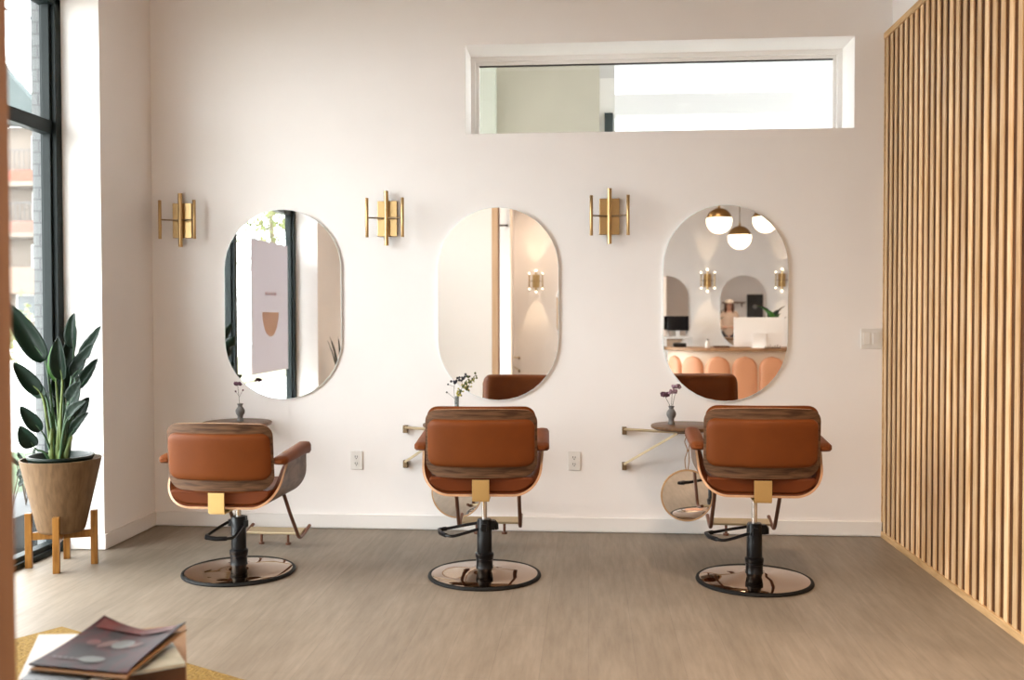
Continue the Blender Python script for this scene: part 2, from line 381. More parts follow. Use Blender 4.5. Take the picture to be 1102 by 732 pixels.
b.box(-3.06, XL, Y1, 0, 0, CEIL); b.box(-3.06, XL, Y2, Y1, 3.12, CEIL); b.box(-3.06, XL, Y3, Y2, 0, CEIL); b.box(-3.06, XL, Y4, Y3, 3.12, CEIL); b.box(-3.06, XL, YB, Y4, 0, CEIL)
struct(b.build('wall_left', 'wall', smooth=0))
struct(MB().box(XO, XO + .2, YB, .35, 0, CEIL).build('wall_right', 'wall', smooth=0))
struct(MB().box(-3.06, XO + .2, YB - .2, YB, 0, CEIL).build('wall_front', 'wall', smooth=0))
struct(MB().box(XR + .035, XR + .16, -2.2, 0, 0, CEIL).build('wall_partition', 'wall', smooth=0))
# baseboards
bb = .091
struct(MB().box(XL + .013, XR, -.014, 0, .006, bb).build('baseboard_back', 'trim', smooth=0, bevel=.003))
b = MB(); b.box(XL, XL + .014, Y1, 0, .004, bb); b.box(-2.955, XL + .014, Y1 - .014, Y1, .004, bb)
struct(b.build('baseboard_left', 'trim', smooth=0, bevel=.003))
struct(MB().box(XL, XL + .014, Y3, Y2, .004, bb).build('baseboard_corner', 'trim', smooth=0, bevel=.003))
# partition wall close to the camera on the left with its wooden end board, and a return wall far behind
struct(MB().box(-1.95, -1.016, -4.53, -4.41, 0, CEIL).build('wall_stub', 'wall_daylit', smooth=0))
struct(MB().box(-1.022, -.9565, -4.41, -4.394, 0, CEIL).build('trim_1', 'casing_lit', smooth=0, bevel=.002))
struct(MB().box(-1.016, -.952, -4.56, -4.4, 0, CEIL).build('trim_3', 'jamb_shade', smooth=0, bevel=.003))
struct(MB().box(-2.7, -1.235, YB, -9.5, 0, CEIL).build('wall_return', 'wall', smooth=0))
struct(MB().box(-1.235, -1.205, -9.53, -9.47, 0, CEIL).build('trim_2', 'desk', smooth=0, bevel=.003))

# big side window (black metal)
def side_window(nm, ya, yb, mulls):
    root = bpy.data.objects.new(nm, None); COL.objects.link(root); struct(root)
    x0, x1 = -3.045, -2.952
    b = MB()
    for a, c in ((yb - .058, yb), (ya, ya + .058)):
        b.box(x0, x1, a, c, 0, 3.12); b.box(x0 + .02, x1 - .025, a - .02, c + .02, 0, 3.12)
    b.box(x0, -2.985, ya, yb, 0, .055); b.box(x0, -2.962, ya, yb, .0, .03); b.box(x0, x1, ya, yb, 3.05, 3.12)
    for y in mulls: b.box(x0, x1, y - .03, y + .03, 0, 3.12); b.box(x0 + .02, x1 - .025, y - .05, y + .05, 0, 3.12)
    b.build('window_frame', 'black_frame', root, 0, .003)
    MB().box(x0 + .01, -2.975, ya, yb, 2.335, 2.41).build('transom', 'black_frame', root, 0, .003)
    MB().box(x0 + .03, x0 + .042, ya + .04, yb - .04, .04, 3.08).build('window_pane', 'glass', root, 0)
    MB().box(-3.10, -3.045, ya, yb, -.01, .03).build('outer_sill', 'concrete', root, 0)
    return root
side_window('window_1', Y2, Y1, [-2.09])
side_window('window_added', Y4, Y3, [-6.6, -8.2])  # unseen window added behind the camera to let in more daylight

# clerestory window in the back wall
root = bpy.data.objects.new('window_3', None); COL.objects.link(root); struct(root)
b = MB()
for i, (t, ya, yb) in enumerate(((.028, .285, .35), (.05, .31, .35))):
    ya += .0; yb = .31 if i == 0 else yb; b.box(wx0, wx0 + t, ya, yb, wz0, wz1); b.box(wx1 - t, wx1, ya, yb, wz0, wz1); b.box(wx0 + t, wx1 - t, ya, yb, wz1 - t, wz1); b.box(wx0 + t, wx1 - t, ya, yb, wz0, wz0 + .012)
b.build('window_frame', 'trim', root, 0, merge=False)
MB().box(wx0 + .04, wx1 - .04, .328, .334, wz0 + .01, wz1 - .04).build('window_pane', 'hglass', root, 0)
MB().box(wx0 + .045, wx1 - .045, .312, .328, wz1 - .058, wz1 - .049).build('gasket', 'dark_obj', root, 0)

# what stands beyond the clerestory, plus blocks added against the sky
struct(MB().box(-1.9, .078, 1.1, 1.25, 1.5, 4.2).build('neighbour_wall', 'taupe', smooth=0))
struct(MB().box(-1.9, -.66, .98, 1.1, 1.5, 4.2).build('neighbour_pier', 'taupe_light', smooth=0))
struct(MB().box(-3.06, 12, .36, 40, -.25, -.06).build('ground_passage', 'pavement', smooth=0))
struct(MB().box(-3.0, 9.0, 5.6, 5.8, 0, 4.6).build('sky_screen_wall', 'pale_screen', smooth=0))  # wall added in place of open sky to dim the reveals
struct(MB().box(-3.0, 9.0, .36, 4.3, 3.9, 4.0).build('sky_baffle', 'soffit', smooth=0))  # added out of view to keep sky light off the clerestory reveals
b = MB(); b.box(.16, 4.2, 2.6, 2.75, 3.06, 3.235)
struct(b.build('neighbour_beam', 'soffit', smooth=0))
b = MB(); b.box(.079, .19, 1.2, 1.26, 3.04, 3.6, 1); b.box(.079, .19, 1.2, 1.26, 1.5, 3.04, 0); b.box(.115, .175, 1.17, 1.2, 1.6, 2.785, 2)
struct(b.build('neighbour_post', ['trim', 'soffit', 'teal'], smooth=0))

# slat screen on the right partition
sl = thing('slat_screen', 'tall screen of vertical blond wood slats on the right wall', 'wall panel', (XR, 0, 0))
b = MB(); P = .0847
k = 0
y = -.045
while y > -2.19:
    b.box(-.008, .0, y - .019, y + .019, .035, 2.945); y -= P
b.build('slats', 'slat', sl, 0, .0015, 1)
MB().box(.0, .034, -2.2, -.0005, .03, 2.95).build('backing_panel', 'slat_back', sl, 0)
MB().box(-.014, .03, -2.2, -.001, .0, .036).build('bottom_rail', 'slat_rail', sl, 0, .002)
MB().box(-.014, .03, -2.2, -.001, 2.945, 2.981).build('top_rail', 'slat_rail', sl, 0, .002)
MB().box(-.010, .0, -.014, -.001, .036, 2.945).build('end_strip', 'slat_rail', sl, 0, .001)

# ------------------------------------------------------------------ salon chair
def rrect_w(v, H, w, rb, rt):
    z = v * H
    if z < rb: d = rb - z; return w - rb + math.sqrt(max(rb * rb - d * d, 0))
    if z > H - rt: d = z - (H - rt); return w - rt + math.sqrt(max(rt * rt - d * d, 0))
    return w
def panel_w(v, H, w, bx, bz, rt):
    z = v * H
    if z < bz: d = (bz - z) / bz; return w - bx * (1 - math.sqrt(max(1 - d * d, 0)))
    return rrect_w(v, H, w, 1e-6, rt)
def warp(v):                       # denser rows near both ends
    return .5 - .5 * math.cos(PI * v)
BK0, BKH, BKW = .538, .336, .268   # back panel: bottom, height, half width
def back_pt(x, z, off=0):
    return (x, -.262 - .10 * (z - .552) + .80 * x * x + off, z)
def back_panel_mesh():
    def P_(u, v):
        vv = warp(v); w = panel_w(vv, BKH, BKW, .085, .078, .055); x = (1 - 2 * u) * w
        z = BK0 + vv * BKH - .012 * (x / BKW) ** 2 * vv + .004
        return back_pt(x, z)
    return MB().sheet(P_, 28, 30, -.006, .006, 0, 0, 1).mesh('back_panel', ['walnut', 'ply_edge'], 50)
def pad_mesh(z0, H, w, rb, rt, yo, t, pw, nm, m='leather', lip=0):
    def P_(u, v):
        vv = warp(v); uu = warp(u); ww = panel_w(vv, H, w, rb * 1.1, rb, rt); x = (1 - 2 * uu) * ww
        return back_pt(x, z0 + vv * H + lip * (1 - (x / w) ** 2) * vv, yo)
    def f(u, v):
        a = abs(2 * warp(u) - 1); bb_ = abs(2 * warp(v) - 1)
        return t * (max(0, 1 - a ** pw) ** .5) * (max(0, 1 - bb_ ** pw) ** .5)
    sgn = 1 if t > 0 else 1
    return MB().sheet(P_, 30, 26, 0, f, 0, 0, 0).mesh(nm, m, 60)
SZ = .450
def shell_sec(s, inset=0.):
    """U section of the seat shell; s in 0..1 from left arm to right arm"""
    R_ = .145 - inset; xs = .150
    L1 = .075; La = R_ * PI / 2; Lb = 2 * xs; tot = 2 * L1 + 2 * La + Lb; d = s * tot
    zc = SZ + .145
    def right(d):     # from arm top downwards on one side, mirrored by caller
        if d < L1: return (xs + R_ + .007 * (1 - d / L1), zc + L1 - d)
        a = (d - L1) / R_; return (xs + R_ * math.cos(a), zc - R_ * math.sin(a))
    if d <= L1 + La: x, z = right(d); return (-x, z)
    if d >= L1 + La + Lb: x, z = right(tot - d); return (x, z)
    return (-xs + (d - L1 - La), zc - R_)
def yrear(z): t = min(max((z - SZ) / .21, 0), 1); return -.248 + .145 * t ** 1.3
def yfront(z): t = min(max((z - SZ) / .21, 0), 1); return .215 - .02 * t - .05 * max(0, t - .75)
def shell_P(inset, r0=0, r1=0):
    def P_(u, v):
        x, z = shell_sec(u, inset); a = yrear(z) + r0; c = yfront(z) - r1
        return (x, a + (c - a) * v, z)
    return P_
def seat_shell_mesh(): return MB().sheet(shell_P(0), 56, 10, 0, .011, 0, 0, 1).mesh('seat_shell', ['walnut_grey', 'ply_edge'], 40)
def lining_mesh():
    g = lambda u, v: .028 * (1 - abs(2 * u - 1) ** 14) ** .5 * (1 - abs(2 * v - 1) ** 26) ** .5 + .008
    return MB().sheet(shell_P(.001, .002, .006), 56, 12, 0, g, 0, 0, 0).mesh('seat_lining', 'leather_dark', 60)
def cushion_mesh():
    b = MB(); n = 20; ol = []
    for i in range(n + 1):
        x = -.250 + .500 * i / n; ax = abs(x)
        z = SZ + .020 if ax < .15 else SZ + .145 - math.sqrt(max((.125) ** 2 - (ax - .15) ** 2, 0))
        ol.append((x, z))
    for i in range(n + 1):
        x = .250 - .500 * i / n; ol.append((x, .541 + .0 * x))
    return b.prism(ol, 1, -.243, .205).mesh('seat_cushion', 'leather_dark', 50)
def arm_mesh(sx):
    b = MB(); n = 16; m = 14; vs = []; fs = []
    for j in range(n + 1):
        t = j / n; y = -.225 + .435 * t
        zt = .702 + .034 * t; zb = .664 + .012 * t - .012 * max(0, (t - .75) / .25) ** 2
        hw = .0365
        e = 1 - max(0, (abs(2 * t - 1) - .86) / .14) ** 2.4 * .55
        zc = (zt + zb) / 2; hh = (zt - zb) / 2
        for k_ in range(m):
            a = 2 * PI * k_ / m; ca, sa = math.cos(a), math.sin(a)
            p = 4.2; q = (abs(ca) ** p + abs(sa) ** p) ** (-1 / p)
            vs.append((sx * .292 + hw * e * ca * q, y, zc + hh * e * sa * q))
    for j in range(n):
        for k_ in range(m): k2 = (k_ + 1) % m; fs.append((j * m + k_, j * m + k2, (j + 1) * m + k2, (j + 1) * m + k_))
    fs.append(tuple(range(m - 1, -1, -1))); fs.append(tuple(range(n * m, n * m + m)))
    return b.add(vs, fs).mesh('armrest', 'leather', 50)
CM = {}
def chair_meshes():
    CM['base'] = MB().lathe([(.274, .014), (.262, .018), (.20, .024), (.12, .032), (.075, .038), (.052, .044), (.01, .046)], 64).mesh('base_plate', 'base_chrome', 60)
    CM['rim'] = MB().lathe([(.270, .001), (.284, .001), (.287, .006), (.284, .014), (.277, .018), (.269, .016), (.269, .004), (.270, .001)], 64).mesh('rim', 'rubber', 50)
    CM['col'] = MB().lathe([(.046, .042), (.042, .052), (.042, .095), (.047, .100), (.047, .118), (.0385, .125), (.0375, .285), (.033, .292), (.0165, .293)], 32).mesh('column', 'black_metal', 50)
    CM['ring'] = MB().lathe([(.0425, .086), (.0445, .088), (.0445, .093), (.0425, .095)], 32).mesh('collar', 'black_metal', 50)
    CM['back'] = back_panel_mesh()
    CM['rpad'] = pad_mesh(BK0 + .056, .231, .258, .048, .042, -.006, -.026, 9, 'rear_pad')
    CM['fpad'] = pad_mesh(BK0 + .006, .341, .262, .09, .052, .006, .085, 10, 'back_cushion', lip=.0)
    CM['shell'] = seat_shell_mesh(); CM['lin'] = lining_mesh(); CM['cush'] = cushion_mesh()
    CM['armL'] = arm_mesh(-1); CM['armR'] = arm_mesh(1)
    b = MB(); b.box(-.041, .041, -.284, -.276, .438, .536); b.box(-.041, .041, -.276, -.10, .4305, .4385)
    CM['brk'] = b.mesh('back_bracket', 'brass_plate', 0)
    b = MB(); b.box(-.10, .10, -.10, .13, .424, .4475); b.box(-.16, .16, .165, .215, .434, .4485)
    CM['under'] = b.mesh('seat_mount', 'black_metal', 0)
    def fr(sx):
        pts = smooth_path([(sx * .168, .19, .447), (sx * .168, .215, .437), (sx * .168, .30, .33), (sx * .169, .40, .215), (sx * .169, .448, .163), (sx * .169, .49, .152), (sx * .169, .56, .163), (sx * .169, .645, .184)], 6)
        return MB().tube(pts, .0105, 8, flat=(1.0, .85)).mesh('footrest_arm', 'bronze', 60)
    CM['frL'] = fr(-1); CM['frR'] = fr(1)
    xf = Matrix.Translation((0, .555, .168)) @ Matrix.Rotation(math.radians(11), 4, 'X')
    CM['plate'] = MB().box(-.160, .160, -.038, .038, -.007, .007, 0, xf).mesh('footplate', 'pale_brass', 0)
    pg = lambda sx: MB().lathe([(.0075, 0), (.0075, -.052), (.016, -.052), (.016, -.064), (.004, -.064)], 14, (sx * .078, .535, .160)).mesh('peg', 'bronze', 40)
    CM['pgL'] = pg(-1); CM['pgR'] = pg(1)
    pts = smooth_path([(-.03, .045, .262), (-.10, .052, .248), (-.18, .052, .232), (-.228, .034, .227), (-.222, -.02, .222), (-.185, -.062, .219), (-.14, -.070, .220), (-.03, -.040, .247)], 6)
    b = MB().tube(pts, .0078, 8)
    b.tube([(-.20, .050, .229), (-.232, .03, .2275), (-.222, -.02, .2225), (-.19, -.058, .2195)], .0115, 8)
    b.box(-.012, .012, -.05, .055, .238, .272)
    b2 = MB(); b2.box(.02, .052, -.018, .018, .238, .285); b2.tube([(.045, 0, .275), (.058, 0, .262), (.062, 0, .238)], [.016, .014, .010], 8)
    CM['lev'] = b.mesh('foot_lever', 'black_metal', 40); CM['knob'] = b2.mesh('lock_block', 'black_metal', 40)
chair_meshes()
def cpart(nm, key, root, dz=0, bevel=0, seg=2, rz=0):
    o = bpy.data.objects.new(nm, CM[key]); COL.objects.link(o); o.parent = root; o.location = (0, 0, dz); o.rotation_euler = (0, 0, rz)
    if bevel:
        m = o.modifiers.new('Bevel', 'BEVEL'); m.width = bevel; m.segments = seg; m.limit_method = 'ANGLE'; m.angle_limit = math.radians(50)
    return o
def salon_chair(loc, rz, lift, lever, label, fdz=0):
    r = thing('salon_chair', label, 'chair', loc, rz, 'tan leather styling chairs in a row')
    bp_ = cpart('base_plate', 'base', r); cpart('rim', 'rim', bp_)
    c = cpart('column', 'col', r); cpart('collar', 'ring', c); cpart('lock_block', 'knob', c, rz=lever)
    MB().lathe([(.0135, .29), (.0135, .435 + lift)], 16).build('piston', 'chrome', r)
    cpart('foot_lever', 'lev', r, rz=lever)
    cpart('seat_mount', 'under', r, lift, .003)
    sh = cpart('seat_shell', 'shell', r, lift); cpart('lining', 'lin', sh)
    cpart('seat_cushion', 'cush', r, lift, .009, 3)
    bk = cpart('backrest', 'back', r, lift); cpart('rear_pad', 'rpad', bk); cpart('back_cushion', 'fpad', bk, fdz)
    cpart('back_bracket', 'brk', r, lift, .0015)
    cpart('armrest', 'armL', r, lift); cpart('armrest', 'armR', r, lift)
    cpart('footrest_arm', 'frL', r, lift); cpart('footrest_arm', 'frR', r, lift)
    fp = cpart('footplate', 'plate', r, lift, .003); cpart('peg', 'pgL', fp); cpart('peg', 'pgR', fp)
    return r
salon_chair((-1.797, -1.065, 0), math.radians(-1.5), -.075, math.radians(78), 'tan leather salon chair nearest the tall window and potted plant, turned slightly right', -.014)
salon_chair((-.526, -1.045, 0), math.radians(2.5), 0, 0, 'tan leather salon chair in the middle of the three, facing the second mirror')
salon_chair((.82, -1.05, 0), math.radians(-1.5), .012, 0, 'tan leather salon chair nearest the wood slat screen')

# ------------------------------------------------------------------ pill mirrors
def pill(w, h, n=20):
    r = w / 2; s = h / 2 - r
    return arc(0, s, r, 0, 180, n) + arc(0, -s, r, 180, 360, n)
def wall_mirror(x, z, label, face=-1, y=0, w=.744, h=1.182):
    o = pill(w, h); i = pill(w - .009, h - .009)
    r = thing('wall_mirror', label, 'mirror', (x, y, z), 0 if face < 0 else PI, 'pill shaped wall mirrors')
    n = len(o); b = MB()
    vs = [(p[0], -.001, p[1]) for p in o] + [(p[0], -.0142, p[1]) for p in o] + [(p[0], -.0148, p[1]) for p in i]
    fs = [tuple(range(n))]
    for k_ in range(n): k2 = (k_ + 1) % n; fs += [(k_, k2, n + k2, n + k_), (n + k_, n + k2, 2 * n + k2, 2 * n + k_)]
    b.add(vs, fs).build('bevelled_edge', 'mirror_edge', r, 20)
    b = MB().add([(p[0], -.0148, p[1]) for p in i] + [(p[0], -.006, p[1]) for p in i], [tuple(range(n)), tuple(range(2 * n - 1, n - 1, -1))] + [(k_, (k_ + 1) % n, n + (k_ + 1) % n, n + k_) for k_ in range(n)])
    b.build('mirror_glass', 'mirror', r, 0)
    return r
MZ = 1.393
wall_mirror(-1.892, MZ, 'frameless pill mirror nearest the tall window, showing the window banner')
wall_mirror(-.551, MZ, 'frameless pill mirror in the middle, behind the middle chair')
wall_mirror(.816, MZ, 'frameless pill mirror nearest the slat screen, showing globe lamps and reception desk')

# ------------------------------------------------------------------ brass sconces
def sconce_parts(r, lit=False):
    MB().box(-.060, .060, -.022, 0, -.108, .108).build('backplate', 'brass', r, 0, .0015)
    b = MB().tube([(0, -.02, 0), (0, -.036, 0)], .006, 10); b.build('stem', 'brass', r)
    b = MB().tube([(-.109, -.094, 0), (-.012, -.050, 0), (.012, -.050, 0), (.109, -.094, 0)], .0046, 10); b.build('crossbar', 'dull_brass', r)
    t = MB().lathe([(.0125, -.166), (.0135, -.165), (.0135, .165), (.0125, .166)], 18, (0, -.046, 0)).build('tube', 'brass', r)
    if lit:
        for s in (-1, 1): MB().ball((0, -.046, s * .175), .012, 10, 6).build('bulb', 'bulb', t)
    for sx in (-1, 1):
        t = MB().lathe([(.009, -.119), (.0098, -.118), (.0098, .118), (.009, .119)], 16, (sx * .109, -.096, 0)).build('tube', 'brass', r)
        if lit:
            for s in (-1, 1): MB().ball((sx * .109, -.096, s * .127), .010, 10, 6).build('bulb', 'bulb', t)
SZC = 1.9176
s0 = thing('wall_sconce', 'unlit brass tube sconce near the left corner, left of the first mirror', 'wall lamp', (-2.527, 0, SZC), 0, 'unlit brass sconces between the mirrors')
sconce_parts(s0)
clone(s0, (-1.231, 0, SZC), 0, 'unlit brass tube sconce between the first and the middle mirror')
clone(s0, (.125, 0, SZC), 0, 'unlit brass tube sconce between the middle mirror and the one by the slats')
s1 = thing('wall_sconce', 'lit brass sconce reflected in the middle mirror', 'wall lamp', (-.867, YB, 1.90), PI, 'lit brass sconces on the opposite wall')
sconce_parts(s1, True)
clone(s1, (1.936, YB, 1.90), PI, 'lit brass sconce left of the white computer in the third mirror reflection')
clone(s1, (3.131, YB, 1.90), PI, 'lit brass sconce at the right edge of the third mirror reflection')
def lamp(name, kind, loc, energy, col, rot=(0, 0, 0), **kw):
    l = bpy.data.lights.new(name, kind); l.energy = energy; l.color = col
    for k_, v in kw.items(): setattr(l, k_, v)
    o = bpy.data.objects.new(name, l); o.location = loc; o.rotation_euler = rot; COL.objects.link(o); return o
for x in (-.867, 1.936, 3.131):
    lamp('sconce_spot', 'SPOT', (x, YB + .095, 1.69), 12, (1, .74, .48), (math.radians(-14), 0, 0), spot_size=math.radians(58), spot_blend=.5, shadow_soft_size=.012)
    lamp('sconce_spot', 'SPOT', (x, YB + .095, 2.11), 7, (1, .74, .48), (math.radians(194), 0, 0), spot_size=math.radians(58), spot_blend=.6, shadow_soft_size=.012)

# ------------------------------------------------------------------ swing tables, vases, hand mirrors
def swing_table(x, label, y=0, rz=0):
    r = thing('swing_table', label, 'table', (x, y, 0), rz, 'round walnut tables on brass wall arms')
    cx = .351; R_ = .205; cy = -.225
    MB().lathe([(R_ - .022, .660), (R_ - .004, .668), (R_, .675), (R_ - .001, .683), (R_ - .006, .686), (.01, .686)], 56, (cx, cy, 0)).build('table_top', 'walnut_top', r, 40)
    for z in (.630, .415):
        MB().box(-.014, .014, -.034, -.001, z - .028, z + .018).build('wall_bracket', 'dull_brass', r, 0, .002)
    a = MB().tube([(0, -.030, .634), (cx - .02, cy + .01, .640)], .0085, 4, flat=(1, 1)); a.build('arm', 'pale_brass', r, 0)
    a = MB().tube([(0, -.030, .424), (cx - .05, cy + .02, .632)], .0095, 4); a.build('arm', 'pale_brass', r, 0)
    MB().box(cx - .055, cx + .055, cy - .03, cy + .03, .636, .661).build('top_mount', 'dull_brass', r, 0, .002)
    MB().tube(smooth_path([(cx, cy - .04, .660), (cx, cy - .04, .632), (cx + .004, cy - .045, .625), (cx + .01, cy - .04, .632)]), .003, 6).build('hook', 'dull_brass', r)
    return r
TX = (-2.461, -1.124, .216)
swing_table(TX[0], 'round walnut swing table behind the chair nearest the window')
swing_table(TX[1], 'round walnut swing table hidden behind the middle chair, its two brass arms showing')
swing_table(TX[2], 'round walnut swing table on two brass arms beside the chair by the slats')
swing_table(-1.15, 'brass table arms on the opposite wall, low in the middle mirror', YB, PI)

def lathe_vase(x, y, z, label, prof, m, nm='bud_vase'):
    v = MB().lathe(prof, 24).build(nm, m); v.location = (x, y, z); return tag(v, label, 'vase')
VP = [(.012, .0), (.020, .0), (.021, .004), (.0175, .012), (.0155, .028), (.018, .036), (.0255, .048), (.0275, .060), (.0255, .072), (.018, .083), (.0125, .090), (.0125, .094), (.0175, .104), (.0185, .1065), (.0155, .1065), (.011, .096), (.009, .085), (.01, .04)]
v1x, v3x = -2.100, .482
lathe_vase(v1x, -.20, .686, 'small grey bulb vase with one dark flower on the table nearest the window', VP, 'vase')
lathe_vase(v3x, -.20, .686, 'small grey bulb vase with three mauve flowers on the table by the slats', VP, 'vase')
lathe_vase(-.779, -.20, .686, 'slim glass tube vase rising behind the middle chair', [(.008, .0), (.013, .0), (.0135, .004), (.0125, .02), (.0115, .13), (.0125, .158), (.0115, .158), (.0102, .13), (.0102, .02), (.008, .01)], 'vase_glass', 'tube_vase')
def flower(base, pts, heads, label, hm, nm='flower', group=None, sm='stem'):
    r = thing(nm, label, 'flower', base, 0, group)
    MB().tube(smooth_path(pts, 5), .0014, 6).build('stem', sm, r)
    for i, (hx, hy, hz, hr) in enumerate(heads):
        b = MB()
        for k_ in range(26):
            a = rnd.random() * 2 * PI; e = rnd.random() ** .6; rr = hr * (.35 + .55 * e)
            b.ball((hx + rr * math.cos(a), hy + rr * math.sin(a), hz + hr * (rnd.random() * .8 - .35) * (1.1 - .5 * e)), hr * .27, 6, 4)
        b.build('blossom', hm, r, 60)
    return r
fl = flower((v1x, -.20, .70), [(0, 0, .034), (-.003, 0, .09), (-.010, 0, .16), (-.014, 0, .205)], [(-.014, 0, .212, .024)], 'single dark purple flower in the grey vase nearest the window', 'purple')
b = MB().tube([(-.008, 0, .14), (-.026, 0, .165)], .001, 5); b.tube([(-.006, 0, .13), (.016, .004, .172)], .001, 5)
b.ball((-.027, 0, .167), .006, 8, 5); b.ball((.017, .004, .174), .006, 8, 5); b.build('side_bud', 'purple', fl)
for i, (dx, dz, dy, w) in enumerate(((-.034, .152, .022, 'the left'), (.002, .172, -.028, 'the middle'), (.034, .198, .022, 'the right'))):
    flower((v3x, -.20, .70), [(dx * .1, dy * .1, .034), (dx * .2, dy * .2, .088), (dx * .8, dy * .9, dz - .02), (dx, dy, dz)], [(dx, dy, dz + .006, .028)],
           'mauve flower in the vase by the slats, %s of three blossoms' % w, 'mauve' if i else 'purple', 'flower', 'mauve flowers in the grey vase')
sp = thing('berry_sprig', 'dark berry sprig in the slim vase behind the middle chair', 'flower', (-.779, -.20, .70))
b = MB().tube(smooth_path([(-.004, 0, .02), (-.014, 0, .12), (-.016, 0, .20), (-.006, 0, .235)]), .0013, 6); b.tube([(-.015, 0, .13), (-.056, 0, .165)], .001, 5); b.tube([(-.016, 0, .20), (-.05, .0, .212)], .001, 5)
b.build('stem', 'stem', sp)
b = MB()
for (x, z, r_) in ((-.06, .167, .006), (-.053, .214, .006), (-.034, .232, .008), (-.012, .224, .010), (-.002, .236, .008), (.004, .252, .008), (.014, .240, .008), (.028, .238, .007), (-.018, .232, .007), (-.006, .228, .008)):
    b.ball((x, rnd.uniform(-.012, .012), z), r_, 8, 5)
b.build('berries', 'navy', sp)
sp = thing('yellow_sprig', 'yellow green blossom sprig in the slim vase behind the middle chair', 'flower', (-.779, -.20, .70))
MB().tube(smooth_path([(.004, 0, .02), (.006, 0, .13), (.03, 0, .19), (.072, 0, .255)]), .0014, 6).build('stem', 'stem', sp)
b = MB(); b2 = MB()
for i in range(30):
    t = rnd.random(); x = .008 + .07 * t + rnd.uniform(-.018, .018) * (1 - .5 * t); z = .155 + .105 * t + rnd.uniform(-.02, .02) * (1 - .5 * t)
    (b if rnd.random() < .62 and t < .75 else b2).ball((x, rnd.uniform(-.015, .015), z), rnd.uniform(.004, .008), 7, 5)
b.build('blossom', 'yellow_bloom', sp); b2.build('buds', 'green_bud', sp)

def hand_mirror(x, y, z, label, rz=0):
    r = thing('hand_mirror', label, 'mirror', (x, y, z), rz, 'round hand mirrors hanging below the tables')
    R_ = .148; xf = Matrix.Rotation(PI / 2, 4, 'X')
    MB().lathe([(.002, .005), (R_ - .004, .005), (R_ - .004, -.003), (.002, -.003)], 56, xf=xf).build('glass', 'mirror', r, 40)
    MB().lathe([(R_ - .006, .007), (R_, .008), (R_ + .003, .004), (R_ + .003, -.004), (R_, -.006), (R_ - .006, -.006), (R_ - .006, .007)], 56, xf=xf).build('rim', 'hm_frame', r, 40)
    b = MB()
    for s in (-1, 1): b.tube(smooth_path([(s * .006, 0, R_ + .002), (s * .012, 0, R_ + .06), (s * .004 + .006, 0, R_ + .115), (s * .013, 0, R_ + .16), (s * .004, 0, R_ + .192)]), .0028, 6)
    b.ball((.006, 0, R_ + .112), .008, 8, 5)
    b.build('cord', 'strap', r)
    return r
hand_mirror(TX[2] + .351, -.2655, .281, 'round wood rimmed hand mirror hanging by a cord beside the chair by the slats')
hand_mirror(TX[1] + .352, -.265, .281, 'round hand mirror hanging behind the middle chair, only its lower edge showing')

# ------------------------------------------------------------------ outlets and switch
def outlet(x, z, label):
    r = thing('wall_outlet', label, 'outlet', (x, 0, z), 0, 'white wall outlets')
    MB().box(-.038, .038, -.008, -.0005, -.058, .058).build('cover_plate', 'plastic', r, 0, .003)
    for s in (-1, 1):
        sk = MB().prism([(p[0] * .9, p[1] + s * .0205) for p in arc(0, 0, .0175, 0, 360, 20)[:-1]], 1, -.0105, -.007).build('socket', 'plastic', r, 0)
        b = MB(); b.box(-.009, -.0055, -.0112, -.010, s * .0205 - .003, s * .0205 + .009); b.box(.0045, .008, -.0112, -.010, s * .0205 - .003, s * .0205 + .008); b.box(-.002, .003, -.0112, -.010, s * .0205 - .012, s * .0205 - .006)
        b.build('slot', 'slot', sk, 0)
outlet(-1.434, .427, 'white double outlet low on the wall left of the middle chair')
outlet(-.087, .436, 'white double outlet low on the wall right of the middle chair')
r = thing('light_switch', 'white two rocker light switch on the wall beside the slat screen', 'switch', (1.672, 0, 1.182))
MB().box(-.062, .064, -.009, -.0005, -.060, .060).build('cover_plate', 'plastic', r, 0, .003)
for s in (-1, 1):
    MB().box(s * .028 - .019, s * .028 + .019, -.0125, -.008, -.036, .036, xf=Matrix.Rotation(.05 * s, 4, 'X')).build('rocker', 'plastic', r, 0, .002)

